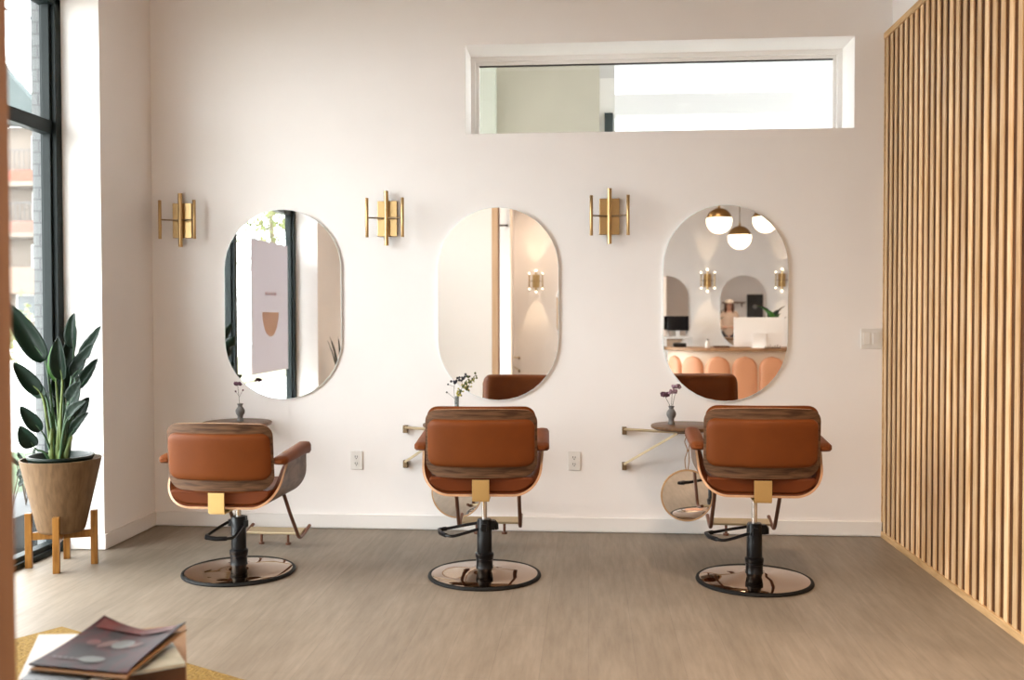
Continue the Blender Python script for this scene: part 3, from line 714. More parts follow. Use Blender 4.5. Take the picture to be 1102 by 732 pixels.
# ------------------------------------------------------------------ plant, pot and stand
def leaf(root, name, base, tip, w, nrm, bend=.1, m='leaf', fold=.3, soil=None, pr=.007, pm='petiole', twist=0, split=None, nose=.75):
    base = Vector(base); tip = Vector(tip); ax = (tip - base); L = ax.length; nrm = Vector(nrm); nrm = (nrm - ax * (nrm.dot(ax) / L / L)).normalized()
    side = ax.normalized().cross(nrm); nu, nv = 8, 16; vs = []
    for j in range(nv + 1):
        t = j / nv
        c = base + ax * t + nrm * (bend * L * (math.sin(PI * t * .9) - t * .25))
        ww = w * .5 * (math.sin(PI * min(1, .04 + .96 * t ** nose)) ** .62) * (1 - .12 * t)
        tw = twist * t
        sd = side * math.cos(tw) + nrm * math.sin(tw); nn = nrm * math.cos(tw) - side * math.sin(tw)
        for i in range(nu + 1):
            s = 2 * i / nu - 1; q = ww * s
            if split and s * split[0] > 0 and split[1] < t < split[2]: q *= .35 + .65 * abs((t - split[1]) / (split[2] - split[1]) * 2 - 1)
            vs.append(c + sd * q + nn * (fold * ww * (abs(s) ** 1.5) + .0015 * math.sin(9 * t * PI + 3 * s)))
    fs = [(j * (nu + 1) + i, j * (nu + 1) + i + 1, (j + 1) * (nu + 1) + i + 1, (j + 1) * (nu + 1) + i) for j in range(nv) for i in range(nu)]
    o = MB().add(vs, fs).build(name, m, root, 60)
    sm = o.modifiers.new('Solidify', 'SOLIDIFY'); sm.thickness = .0022; sm.offset = 0
    b = MB()
    if soil is not None:
        s = Vector(soil); d = ax.normalized(); mid = (s + base) / 2 + Vector(((base.x - s.x) * -.12, 0, .02))
        pts = smooth_path([s, mid, base - d * .02, base + d * (.25 * L) + nrm * (bend * L * .55)], 6)
        n = len(pts); b.tube(pts, [pr * (1.25 - .95 * i / (n - 1)) for i in range(n)], 8); b.build('stalk', pm, o, 60)
    return o
PX, PY = -2.783, -1.0
pt = thing('bird_of_paradise_plant', 'leafy green bird of paradise plant in the clay pot by the window', 'plant', (PX, PY, 0))
def wp(px, py, y=PY):        # point of the photo's leaf outline carried to the plant's own depth (metres beside and above the pot)
    z0 = 1.325; return ((-2.783 + (px - 63.2) * .00507) - PX, y - PY, 0.560 + (496.5 - py) * .00492)
LV = [((44, 390), (10, 325), .118, (.25, -1, .25), -.10, 'leaf', .02, -.05, (56, 497), 0),
      ((68, 377), (67, 338), .080, (-.2, -1, .1), .05, 'leaf', .10, .12, (64, 497), 0),
      ((70, 409), (69, 363), .086, (.15, -1, .2), .06, 'leaf', -.04, -.06, (66, 498), 0),
      ((56, 412), (57, 369), .066, (-.5, -1, .2), .05, 'leaf_light', .03, .02, (60, 497), 0),
      ((81, 386), (105, 352), .070, (-.5, -1, .1), -.09, 'leaf', .05, .03, (68, 497), 0),
      ((81, 407), (104, 371), .098, (-.35, -1, .25), -.06, 'leaf', -.03, -.04, (69, 498), (1, .45, .7)),
      ((47, 424), (25, 390), .084, (.3, -1, .35), -.06, 'leaf', -.05, -.10, (56, 498), 0),
      ((46, 428), (27, 404), .075, (.55, -1, -.4), -.05, 'leaf_grey', .0, -.02, (57, 497), 0),
      ((80, 433), (97, 410), .084, (-.2, -1, .25), -.05, 'leaf', -.06, -.10, (68, 498), 0),
      ((83, 450), (107, 430), .072, (-.15, -1, .5), .10, 'leaf', -.10, -.14, (69, 498), 0),
      ((77, 468), (97, 444), .060, (-.3, -1, .2), .04, 'leaf', -.02, -.03, (67, 499), 0),
      ((51, 463), (34, 436), .074, (.3, -1, .2), -.05, 'leaf', -.08, -.12, (59, 499), 0),
      ((46, 479), (37, 456), .088, (.2, -1, .2), .03, 'leaf', -.10, -.15, (58, 499), 0),
      ((48, 443), (38, 423), .062, (.2, -1, .2), .02, 'leaf', .06, .08, (59, 497), 0),
      ((57, 398), (66, 352), .060, (.6, -1, .1), .04, 'leaf', .10, .14, (61, 497), 0),
      ((74, 420), (92, 388), .075, (-.3, -1, .1), -.06, 'leaf', .10, .12, (66, 497), 0),
      ((52, 432), (47, 396), .075, (.3, -1, .1), -.05, 'leaf', .10, .12, (60, 497), 0),
      ((62, 428), (64, 384), .085, (.0, -1, .1), -.04, 'leaf', .12, .14, (62, 497), 0),
      ((70, 455), (84, 430), .070, (.2, -1, .1), -.04, 'leaf', .08, .10, (65, 497), 0),
      ((60, 436), (56, 408), .060, (-.3, -1, .1), .03, 'leaf', .06, .08, (60, 497), 0),
      ((72, 440), (79, 408), .058, (.4, -1, .1), .05, 'leaf_grey', .03, .05, (66, 497), 0)]
for i, (bs, tp, w, nr, bd, m_, dyb, dyt, so, spl) in enumerate(LV):
    so3 = Vector(wp(so[0], so[1])); so3.z = .533; so3.x *= .7; so3.y = dyb * .5
    bz = Vector(wp(bs[0], bs[1], PY + dyb)); tz = Vector(wp(tp[0], tp[1], PY + dyt))
    leaf(pt, 'leaf', bz, tz, w * 1.04, nr, bd, m_, .62, so3, .0085 if i < 9 else .0065, 'petiole_l' if i in (2, 3, 6) else 'petiole', 0, spl if spl else None)
b = MB()
for (dx, dy, h, tx) in ((-.02, -.05, .20, -.01), (.015, -.04, .17, .02), (.0, -.03, .25, .005), (.035, -.03, .16, .03), (-.035, -.02, .14, -.02)):
    b.tube(smooth_path([(dx, dy, .533), (dx + tx * .5, dy, .533 + h * .5), (dx + tx, dy + .02, .533 + h)]), [.013] * 6 + [.010] * 6 + [.006], 8)
b.build('stalk_clump', 'petiole_l', pt, 60)
# pot
pot = thing('plant_pot', 'tapered tan clay pot with a dark green liner on the wooden stand', 'pot', (PX, PY, .187))
prof = [(.01, 0), (.108, 0), (.114, .004), (.120, .02), (.200, .378), (.201, .384), (.193, .384), (.189, .372), (.112, .02), (.01, .02)]
MB().lathe(prof, 48).build('pot_body', 'clay', pot, 40)
ln = MB().lathe([(.102, .03), (.158, .385), (.166, .392), (.166, .402), (.155, .402), (.150, .385), (.140, .318)], 40).build('liner', 'liner', pot, 40)
MB().lathe([(.146, .300), (.140, .332), (.09, .338), (.02, .342), (.001, .342)], 24).build('soil', 'soil', ln, 60)
for ch in pot.children:
    pass
st = thing('plant_stand', 'four legged amber wood stand under the clay pot', 'plant stand', (PX, PY, 0), math.radians(20))
for k_ in range(4):
    a = k_ * PI / 2; xf = Matrix.Rotation(a, 4, 'Z')
    MB().box(.1435, .1765, -.0165, .0165, 0, .288, xf=xf).build('leg', 'stand', st, 0, .002)
MB().box(-.1435, .1435, -.013, .013, .146, .185).build('crossbar', 'stand', st, 0, .002)
b = MB(); b.box(-.013, .013, -.1435, -.013, .146, .185); b.box(-.013, .013, .013, .1435, .146, .185); b.build('crossbar', 'stand', st, 0, .002)

# ------------------------------------------------------------------ rug, side table and magazines
def quad_box(c, z0, z1):      # c: four ground corners
    return MB().prism(c, 2, z0, z1)
A = Vector((-2.217, -2.013)); d1 = Vector((.943, -.513)).normalized(); d2 = Vector((-d1.y, d1.x)) * -1
rc = [A, A + d1 * 1.9, A + d1 * 1.9 + d2 * 1.15, A + d2 * .55]
d2 = Vector((-.513, -.80)).normalized()
rc = [A, A + d1 * 2.0, A + d1 * 2.0 + d2 * 1.3, A + d2 * 1.3]
rug = quad_box([tuple(p) for p in rc], .0005, .012)
rug = rug.build('rug', 'rug', None, 0, .004); tag(rug, 'mustard yellow woven rug on the floor under the magazines', 'rug')
tb = thing('side_table', 'small round dark side table holding the magazines', 'table', (-1.20, -3.61, 0))
MB().lathe([(.01, .372), (.175, .372), (.18, .377), (.18, .390), (.175, .395), (.01, .395)], 40).build('table_top', 'dark_obj', tb, 40)
MB().lathe([(.10, .0125), (.10, .02), (.014, .03), (.014, .372)], 24).build('pedestal', 'black_metal', tb, 40)
def book(name, label, c, z0, z1, cover, pages='page', cat='magazine', lift=None, n=10, hump=None, group='magazines stacked by the doorway'):
    """c = corners far-left, far-right, near-right, near-left; pages between two covers"""
    r = thing(name, label, cat, (0, 0, 0), 0, group)
    FL, FR, NR, NL = [Vector(p) for p in c]
    def S(u, v): p = (FL * (1 - u) + FR * u) * (1 - v) + (NL * (1 - u) + NR * u) * v; return p
    h = hump or (lambda u, v: 0)
    def P0(zz, ins=0):
        def f(u, v):
            u2 = ins + u * (1 - 2 * ins); v2 = ins + v * (1 - 2 * ins); p = S(u2, v2); return (p.x, p.y, zz + h(u2, v2))
        return f
    t = .0012 if z1 - z0 < .012 else .003
    MB().sheet(P0(z0 + t, .012), n, n, -(z1 - z0 - 2 * t), 0, 0, 0, 0).build('pages', pages, r, 30)
    top = MB().sheet(P0(z1), n, n, 0, t, 0, 0, 0).build('cover', cover, r, 30)
    MB().sheet(P0(z0), n, n, -t, 0, 0, 0, 0).build('back_cover', cover, r, 30)
    return r, top, S, (lambda u, v: z1 + h(u, v))
def decal(S, Zf, parent, name, poly, m, n=6):
    """printed patch lying on a cover (polygon in cover coordinates)"""
    cx = sum(p[0] for p in poly) / len(poly); cy = sum(p[1] for p in poly) / len(poly); vs = []; fs = []; K = len(poly)
    for j in range(n + 1):
        for p in poly:
            u = cx + (p[0] - cx) * j / n; v = cy + (p[1] - cy) * j / n; q = S(u, v); vs.append((q.x, q.y, Zf(u, v) + .0018))
    for j in range(n):
        for k_ in range(K): k2 = (k_ + 1) % K; fs.append((j * K + k_, j * K + k2, (j + 1) * K + k2, (j + 1) * K + k_))
    MB().add(vs, fs).build(name, m, parent, 60)
def ell(cx, cy, a, b_, rot=0, n=18):
    out = []
    for i in range(n):
        t = 2 * PI * i / n; x = a * math.cos(t); y = b_ * math.sin(t); out.append((cx + x * math.cos(rot) - y * math.sin(rot), cy + x * math.sin(rot) + y * math.cos(rot)))
    return out
book('book', 'thick tan and brown book at the bottom of the magazine stack', [(-1.366, -3.358), (-1.146, -3.263), (-1.009, -3.581), (-1.229, -3.676)], .396, .440, 'tan_cover', 'brown_cover', 'book')
book('magazine', 'pale green and white magazine showing at the right of the stack', [(-1.328, -3.47), (-1.162, -3.359), (-1.007, -3.592), (-1.173, -3.703)], .4415, .4495, 'green_cover')
book('magazine', 'white magazine showing at the left of the stack', [(-1.485, -3.43), (-1.27, -3.40), (-1.14, -3.74), (-1.352, -3.745)], .451, .4565, 'white_paper', 'white_paper')
book('magazine', 'black magazine at the lower left edge of the stack', [(-1.36, -3.60), (-1.18, -3.60), (-1.18, -3.78), (-1.34, -3.76)], .458, .4615, 'black_cover')
hp = lambda u, v: .020 * max(0, (u - .55) / .45) ** 1.6 * (1 - v) ** .6 + .002
book('magazine', 'tan backed magazine with its corner curling up under the dark one', [(-1.31, -3.43), (-1.062, -3.452), (-1.083, -3.752), (-1.345, -3.71)], .463, .467, 'tan_cover', 'page', hump=hp)
hp2 = lambda u, v: .032 * max(0, (u - .55) / .45) ** 1.6 * (1 - v) ** .6 + .029 * max(0, 1 - u / .5) ** 1.6 * (1 - v) ** 2 + .003
mg, top, S, Zf = book('magazine', 'dark red covered magazine with curled corners on top of the stack', [(-1.316, -3.40), (-1.067, -3.447), (-1.087, -3.738), (-1.357, -3.696)], .4685, .4725, 'mag', 'page', hump=hp2, n=20)
decal(S, Zf, mg, 'print', ell(.56, .42, .11, .11), 'mag_pale'); decal(S, Zf, mg, 'print', ell(.40, .44, .055, .11, .5), 'mag_skin'); decal(S, Zf, mg, 'print', ell(.72, .45, .075, .05, -.3), 'mag_skin')
decal(S, Zf, mg, 'print', ell(.50, .80, .13, .07, .0), 'mag_pale'); decal(S, Zf, mg, 'print', ell(.25, .45, .07, .06), 'mag_red')
decal(S, Zf, mg, 'print', [(.04, .04), (.50, .04), (.93, .05), (.95, .18), (.6, .17), (.3, .15), (.06, .2)], 'mag_red')
for i in range(5): decal(S, Zf, mg, 'print', [(.10 + .06 * i, .80), (.14 + .06 * i, .80), (.14 + .06 * i, .835), (.10 + .06 * i, .835)], 'mag_text', 1)

# ------------------------------------------------------------------ window banner
bn = thing('window_banner', 'lilac banner with an orange half oval hung on the window, seen in the first mirror', 'poster', (-2.99, -3.09, 0))
MB().box(-.0015, .0015, -.53, .53, .80, 2.02).build('sheet', 'poster', bn, 0)
def yz_patch(poly, x, nm, m): MB().prism(poly, 0, x - .0006, x + .0006).build(nm, m, bn, 0)
hf = [(-.235, 1.36), (.235, 1.36)] + [(.235 * math.cos(t), 1.36 + .23 * math.sin(t)) for t in [-PI * i / 16 for i in range(1, 16)]]
yz_patch(hf, .0022, 'half_oval', 'logo')
for i, (y0, y1) in enumerate(((-.17, -.10), (-.07, -.02), (.01, .06), (.09, .15))): yz_patch([(y0, 1.52), (y1, 1.52), (y1, 1.55), (y0, 1.55)], .0022, 'line_mark', 'logo2')

# ------------------------------------------------------------------ the far side of the room, seen in the mirrors
wall_mirror(-.16, MZ, 'pill mirror on the opposite wall, its edge showing at the right of the middle mirror', 1, YB)
wall_mirror(1.264, MZ, 'pill mirror on the opposite wall behind the dark screen, seen in the third mirror', 1, YB)
wall_mirror(2.515, MZ, 'pill mirror on the opposite wall above the reception desk, seen in the third mirror', 1, YB)
rod = thing('wall_rod', 'short black rod high on the far wall, at the top of the middle mirror', 'rod', (-1.35, -9.5, 2.75))
MB().tube([(-.085, .05, 0), (.085, .05, 0)], .014, 10).build('bar', 'dark_obj', rod)
for s in (-1, 1): MB().tube([(s * .07, 0, 0), (s * .07, .05, 0)], .010, 8).build('bracket', 'dark_obj', rod)

# reception desk
dk = thing('reception_desk', 'curved reception desk with blush scalloped panels, seen in the third mirror', 'desk', (0, 0, 0))
def dpath(s, off=0):     # s along the front: 0 = start of the curve, positive to the right
    R_ = .75
    if s >= 0: return (1.84 + s, -6.9 + off, 0.)
    a = min(-s / R_, PI / 2); return (1.84 - (R_ + off) * math.sin(a), -7.65 + (R_ + off) * math.cos(a), a)
ol = [dpath(-1.178 + i * 1.178 / 14)[:2] for i in range(15)] + [(3.6, -6.9), (3.6, -7.45), (1.09 + .3, -7.65)]
MB().prism(ol, 2, 0, .862).build('body', 'desk', dk, 30)
ol = [dpath(-1.178 + i * 1.178 / 14, .07)[:2] for i in range(15)] + [(3.7, -6.83), (3.7, -7.6), (.82, -7.65)]
MB().prism(ol, 2, .862, .902).build('counter_top', 'counter', dk, 30, .004)
pw = .345
for k_ in range(-3, 5):
    s0_, s1_ = k_ * pw + .01, (k_ + 1) * pw - .01
    def PP(u, v, s0_=s0_, s1_=s1_):
        w = (s1_ - s0_) / 2; vv = v; z = .03 + vv * .765; zt = .795 - w
        hw = w if z < zt else math.sqrt(max(w * w - (z - zt) ** 2, 1e-9)); s = (s0_ + s1_) / 2 + (1 - 2 * u) * hw
        x, y, a = dpath(s, .0); return (x, y, z)
    g = lambda u, v: .045 * (1 - abs(2 * u - 1) ** 4) ** .5 * (1 - abs(2 * v - 1) ** 20) ** .5 + .001
    MB().sheet(PP, 14, 30, 0, g).build('scallop_panel', 'scallop', dk, 60)
# desk computer seen from behind
im = thing('desktop_computer', 'white backed desktop computer on the reception desk, seen in the third mirror', 'computer', (2.222, -7.06, .902))
def PI_(u, v): x = (1 - 2 * u) * .325; z = .012 + v * .385; return (x, 0, z)
MB().sheet(PI_, 16, 12, -.008, lambda u, v: .004 + .02 * (1 - (2 * u - 1) ** 2) * (1 - (2 * v - 1) ** 2)).build('housing', 'imac', im, 40, .003)
MB().box(-.31, .31, -.0105, -.0075, .03, .385).build('screen', 'screen', im, 0)
MB().box(-.10, .10, .0, .16, 0, .006).build('foot', 'imac', im, 0, .002)
MB().box(-.09, .09, .012, .02, .005, .20, xf=Matrix.Rotation(math.radians(-10), 4, 'X')).build('stand', 'imac', im, 0, .002)
# plant on the desk
dp = thing('desk_plant', 'broad leafed plant behind the white computer on the reception desk', 'plant', (2.46, -7.34, .902))
MB().lathe([(.01, 0), (.06, 0), (.065, .01), (.085, .15), (.078, .15), (.07, .13), (.01, .125)], 24).build('pot', 'desk', dp, 40)
for k_ in range(11):
    a = k_ * 2.4 + .3; rr = .13 + .10 * ((k_ * 7) % 5) / 5; h = .40 + .20 * ((k_ * 3) % 4) / 4
    bx, by = math.cos(a), math.sin(a)
    leaf(dp, 'leaf', (bx * .05, by * .05, h - .16), (bx * rr * 1.3, by * rr, h), .10, (bx * .4, by * .4 , 1), .16, 'leaf_light' if k_ % 3 == 0 else 'leaf', .3, (bx * .01, by * .01, .125), .004)
# small things on the counter
o = MB().box(-.085, .085, -.06, .06, 0, .055).build('black_box', 'dark_obj', None, 0, .006); o.location = (1.22, -7.36, .902); tag(o, 'small black box at the left end of the reception counter in the third mirror', 'box')
r = thing('pump_bottle', 'small white bottle on the reception counter in the third mirror', 'bottle', (1.565, -7.12, .902))
MB().lathe([(.01, 0), (.026, 0), (.028, .01), (.028, .07), (.012, .085), (.012, .095), (.002, .095)], 20).build('bottle_body', 'plastic', r, 40)
MB().lathe([(.008, .095), (.014, .096), (.014, .112), (.002, .114)], 14).build('cap', 'dark_obj', r, 40)
r = thing('card_tray', 'low dark tray beside the white bottle on the reception counter', 'tray', (1.74, -7.1, .902))
b = MB(); b.box(-.10, .10, -.06, .06, 0, .008); b.box(-.10, .10, .052, .06, 0, .024); b.box(-.10, .10, -.06, -.052, 0, .024); b.box(-.10, -.092, -.06, .06, 0, .024); b.box(.092, .10, -.06, .06, 0, .024)
b.build('tray', 'brown_cover', r, 0, .002)
r = thing('pen_holder', 'black rack in front of the white computer on the reception counter', 'desk rack', (2.36, -6.88, .902))
b = MB(); b.box(-.10, .10, -.02, .02, 0, .008)
for i in range(7): b.tube([(-.09 + .03 * i, 0, .006), (-.085 + .03 * i, .01, .03 + .008 * (i % 3))], .004, 6)
b.build('rack', 'dark_obj', r, 0)
# dark screen on a white trolley by the far wall
r = thing('trolley', 'white trolley against the opposite wall, seen at the left of the third mirror', 'trolley', (1.43, -9.95, 0))
b = MB(); b.box(-.22, .22, -.2, .2, .955, .985); b.build('top', 'plastic', r, 0, .004)
MB().box(-.21, .21, -.19, .19, .45, .47).build('shelf', 'plastic', r, 0, .004)
for sx in (-1, 1):
    for sy in (-1, 1): MB().tube([(sx * .2, sy * .18, 0), (sx * .2, sy * .18, .96)], .012, 10).build('leg', 'plastic', r)
r = thing('monitor', 'black screen on the white trolley, seen at the left of the third mirror', 'monitor', (1.43, -9.92, .985))
MB().box(-.17, .17, 0, .02, .10, .335).build('screen', 'screen', r, 0, .004); MB().box(-.03, .03, -.02, 0, 0, .2).build('stand', 'plastic', r, 0); MB().box(-.09, .09, -.06, .06, 0, .01).build('foot', 'plastic', r, 0, .003)
r = thing('bar_stool', 'dark stool beside the curved end of the reception desk', 'stool', (.93, -7.75, 0))
MB().lathe([(.01, .66), (.15, .66), (.16, .67), (.16, .70), (.15, .72), (.01, .725)], 28).build('seat', 'dark_obj', r, 40)
for k_ in range(4):
    a = PI / 4 + k_ * PI / 2; MB().tube([(.10 * math.cos(a), .10 * math.sin(a), .66), (.16 * math.cos(a), .16 * math.sin(a), 0)], .011, 8).build('leg', 'black_metal', r)
# globe pendants
def pendant(x, y, z, label):
    r = thing('globe_pendant', label, 'pendant lamp', (x, y, z), 0, 'lit globe pendants over the reception')
    R_ = .155
    MB().lathe([(R_ * math.sin(PI * i / 20), -R_ * math.cos(PI * i / 20)) for i in range(0, 13)] + [(.02, .06)], 32).build('globe', 'globe', r, 60)
    MB().lathe([((R_ + .003) * math.cos(.22 + (PI / 2 - .22) * i / 12), (R_ + .003) * math.sin(.22 + (PI / 2 - .22) * i / 12)) for i in range(12)] + [(.012, R_ + .016), (.012, R_ + .05), (.004, R_ + .052)], 32).build('cap', 'brass', r, 40)
    MB().tube([(0, 0, R_ + .04), (0, 0, CEIL - z - .02)], .005, 8).build('rod', 'dull_brass', r)
    MB().lathe([(.06, CEIL - z - .025), (.06, CEIL - z), (.004, CEIL - z)], 24).build('canopy', 'brass', r, 40)
pendant(1.59, -6.2, 2.477, 'lit brass capped globe pendant at the left of the third mirror')
pendant(2.018, -7.4, 2.365, 'lit brass capped globe pendant hanging lowest in the third mirror')
pendant(2.147, -6.2, 2.483, 'lit globe pendant cut by the right edge of the third mirror')
# shelf, print and person beyond the slat screen (reach the picture by double reflection)
r = thing('wall_shelf', 'small dark wood shelf beyond the slat screen, seen deep in the third mirror', 'shelf', (3.85, 0, 1.66))
MB().box(-.30, .30, -.16, -.001, 0, .03).build('board', 'shelf', r, 0, .002)
for s in (-1, 1): MB().prism([(-.12, 0), (-.002, 0), (-.002, -.10)], 0, s * .22 - .01, s * .22 + .01).build('bracket', 'shelf', r, 0)
r = thing('framed_print', 'dark framed print on the wall beyond the slat screen, deep in the third mirror', 'picture', (4.42, 0, 1.545))
b = MB(); 
for (x0, x1, z0, z1) in ((-.21, .21, .33, .35), (-.21, .21, -.35, -.33), (-.21, -.19, -.35, .35), (.19, .21, -.35, .35)): b.box(x0, x1, -.025, -.001, z0, z1)
b.build('frame', 'dark_obj', r, 0, .002)
MB().box(-.195, .195, -.014, -.002, -.335, .335).build('print', 'dark_art', r, 0)
MB().prism(arc(0, .02, .06, 0, 360, 20)[:-1], 1, -.0155, -.0138).build('print_mark', 'art_mark', r, 0)

def person(loc, rz, label):
    r = thing('person', label, 'person', loc, rz)
    V = [(0, 0, .93), (0, 0, 1.10), (0, .01, 1.26), (0, .005, 1.37), (0, .0, 1.45), (0, .01, 1.53), (0, .012, 1.60), (0, .008, 1.655)]
    Rr = [.135, .115, .13, .085, .05, .072, .085, .06]; E = [(i, i + 1) for i in range(7)]
    def ch(start, pts):
        p = start
        for q, r_ in pts: V.append(q); Rr.append(r_); E.append((p, len(V) - 1)); p = len(V) - 1
        return p
    for s in (-1, 1):
        ch(0, [((s * .09, 0, .86), .10), ((s * .095, .01, .48), .062), ((s * .10, -.01, .10), .040), ((s * .105, .0, .045), .04), ((s * .11, .13, .03), .032)])
        w = ch(3, [((s * .165, 0, 1.345), .058), ((s * .215, .02, 1.09), .042), ((s * .13, .22, 1.02), .034), ((s * .08, .29, 1.04), .024), ((s * .07, .33, 1.045), .026)])
        hx, hy, hz = s * .07, .33, 1.045
        for i, (dx, l) in enumerate(((-.024, .06), (-.008, .072), (.008, .068), (.024, .055))):
            ch(w, [((hx + dx, hy + .03, hz + .004), .010), ((hx + dx * 1.1, hy + .03 + l * .5, hz), .0085), ((hx + dx * 1.1, hy + .03 + l * .8, hz - .02), .0075)])
        ch(w, [((hx - s * .03, hy + .005, hz + .01), .011), ((hx - s * .045, hy + .035, hz + .012), .009)])
    me = bpy.data.meshes.new('body'); me.from_pydata(V, E, [])
    bm = bmesh.new(); bm.from_mesh(me); lay = bm.verts.layers.skin.verify(); bm.verts.ensure_lookup_table()
    for i, v in enumerate(bm.verts): v[lay].radius = (Rr[i], Rr[i] * (.72 if i < 4 else 1)); v[lay].use_root = (i == 0)
    bm.to_mesh(me); bm.free(); me.materials.append(M['skin'])
    o = bpy.data.objects.new('body', me); COL.objects.link(o); o.parent = r
    o.modifiers.new('Skin', 'SKIN').use_smooth_shade = True; ss = o.modifiers.new('Sub', 'SUBSURF'); ss.levels = 1; ss.render_levels = 1
    b = MB().ball((-.032, .088, 1.60), .011, 8, 6); b.ball((.032, .088, 1.60), .011, 8, 6); b.build('eyes', 'slot', r)
    b = MB().tube([(0, .090, 1.60), (0, .112, 1.565), (0, .095, 1.555)], [.008, .014, .008], 8); b.build('nose', 'skin', r)
    MB().tube([(-.025, .088, 1.527), (0, .094, 1.525), (.025, .088, 1.527)], [.003, .006, .003], 6).build('mouth', 'logo', r)
    b = MB()
    for k_ in range(34):
        a = math.radians(-215 + 250 * k_ / 33); x, y = .092 * math.cos(a), .092 * math.sin(a)
        b.tube(smooth_path([(x * .3, y * .3 + .01, 1.70), (x, y + .01, 1.64), (x * 1.18, y * 1.1 - .005, 1.45), (x * 1.25 + .01 * math.sin(k_ * 3), y * 1.2 - .01, 1.22 + .04 * math.sin(k_ * 5))], 4), [.016] * 8 + [.018] * 4 + [.004], 6)
    b.build('hair', 'hair', r, 60)
    MB().lathe([(.104, -.005), (.110, .0), (.102, .045), (.07, .082), (.02, .095), (.001, .096)], 24, (0, .008, 1.645)).build('cap', 'cap', r, 60)
    pr = [(0.15, .84), (.175, .90), (.165, 1.0), (.150, 1.10), (.165, 1.22), (.175, 1.30), (.15, 1.37), (.085, 1.415), (.06, 1.43)]
    MB().lathe(pr, 28, xf=Matrix.Diagonal((1, .78, 1, 1))).build('sweater', 'top', r, 60)
    for s in (-1, 1):
        MB().tube(smooth_path([(s * .10, 0, 1.375), (s * .168, 0, 1.345), (s * .216, .02, 1.09), (s * .137, .205, 1.022)], 6), [.068] * 6 + [.062] * 6 + [.055] * 6 + [.048], 12).build('sleeve', 'top', r, 60)
        MB().tube(smooth_path([(s * .075, 0, .90), (s * .092, 0, .84), (s * .096, .01, .48), (s * .10, -.01, .075)], 6), [.11] * 6 + [.105] * 4 + [.085] * 4 + [.07] * 4 + [.06], 14).build('trouser_leg', 'pants', r, 60)
        MB().ball((s * .108, .055, .035), .05, 14, 8, sq=(.95, 2.0, .68)).build('shoe', 'dark_obj', r, 60)
    return r
person((3.52, -1.6, 0), math.radians(170), 'person with long brown hair, cream cap and beige sweater standing deep in the third mirror')
sn = thing('spiky_plant', 'spiky leafed plant on a stool, seen at the right edge of the first mirror', 'plant', (-2.53, -3.98, 0))
MB().lathe([(.01, .0), (.09, .0), (.105, .30), (.12, .62), (.105, .62), (.01, .58)], 28).build('pot', 'liner', sn, 40)
for k_ in range(12):
    a = k_ * 2.4; t = .03 + .085 * ((k_ * 5) % 7) / 7
    leaf(sn, 'leaf', (.03 * math.cos(a), .03 * math.sin(a), .58), (t * 1.6 * math.cos(a), t * 1.6 * math.sin(a), .98 + .22 * ((k_ * 3) % 5) / 5), .035, (math.cos(a), math.sin(a), -.2), -.06, 'leaf', .3)

# ------------------------------------------------------------------ outside
struct(MB().box(-70, -3.06, -40, 70, -.25, -.06).build('ground', 'pavement', smooth=0))
g = MB().box(-16, -3.7, .95, 3.3, -.06, -.02).build('lawn', 'grass', smooth=0); struct(g)
g = MB().box(-16, -7.0, -26, -9, -.06, -.02).build('lawn_strip', 'dry_grass', smooth=0); struct(g)
struct(MB().box(-4.7, -3.06, -12, .6, 4.1, 4.25).build('sky_blocker', 'concrete', smooth=0))  # unseen slab added to cut high sky light on floor and column
struct(MB().box(-3.118, -3.06, -.66, .2, -.06, 5.2).build('brick_pier', 'brick', smooth=0))
struct(MB().box(-3.75, -3.30, -.6, .7, -.06, .16).build('planter_bed', 'concrete', smooth=0))
for i, (x, y) in enumerate(((-3.40, -.45), (-3.46, -.2), (-3.58, .02), (-3.66, .2))):
    p = thing('bed_plant', 'sparse dark twiggy plant in the concrete bed outside the tall window', 'plant', (x, y, .16), 0, 'twiggy plants in the outside bed')
    for k_ in range(5):
        a = k_ * 1.3 + i; h = .16 + .05 * (k_ % 3)
        tip = (.05 * math.cos(a), .05 * math.sin(a), h)
        MB().tube([(0, 0, 0), (.02 * math.cos(a), .02 * math.sin(a), h * .5), tip], .003, 5).build('twig', 'bark', p)
        leaf(p, 'leaf', tip, (tip[0] * 1.7, tip[1] * 1.7, h + .05), .03, (0, -1, .3), .1, 'leaf', .2)
# apartment block across the street
ab = thing('apartment_building', 'cream apartment block with balconies and orange panels across the street', 'building', (-33.2, 50, 0))
def zz(py): return 1.325 + (341 - py) * .0197 * 2.805
MB().box(-12, 3.5, .6, 12, -.06, 12.75).build('wall', 'cream', ab, 0)
MB().prism([(-14, 19.4), (-4.3, 19.4), (1.45, 13.05), (1.45, 12.75), (-14, 12.75)], 1, -.4, .55).build('roof', 'roof', ab, 0)
for (p0, p1, m_) in ((185, 197, 'orange'), (239, 251, 'terracotta')):
    MB().box(-12, 1.6, -.9, .6, zz(p1), zz(p0)).build('balcony_panel', m_, ab, 0, .03)
    MB().box(-12, 1.7, -1.0, .6, zz(p1 + 5), zz(p1)).build('balcony_slab', 'cream', ab, 0)
for (p0, p1) in ((163, 185), (219, 239)):
    b = MB(); b.box(-12, 1.5, -.85, -.80, zz(p0) - .06, zz(p0))
    for i in range(46): b.box(-12 + i * .29, -12 + i * .29 + .03, -.84, -.81, zz(p1), zz(p0))
    b.build('railing', 'rail_out', ab, 0)
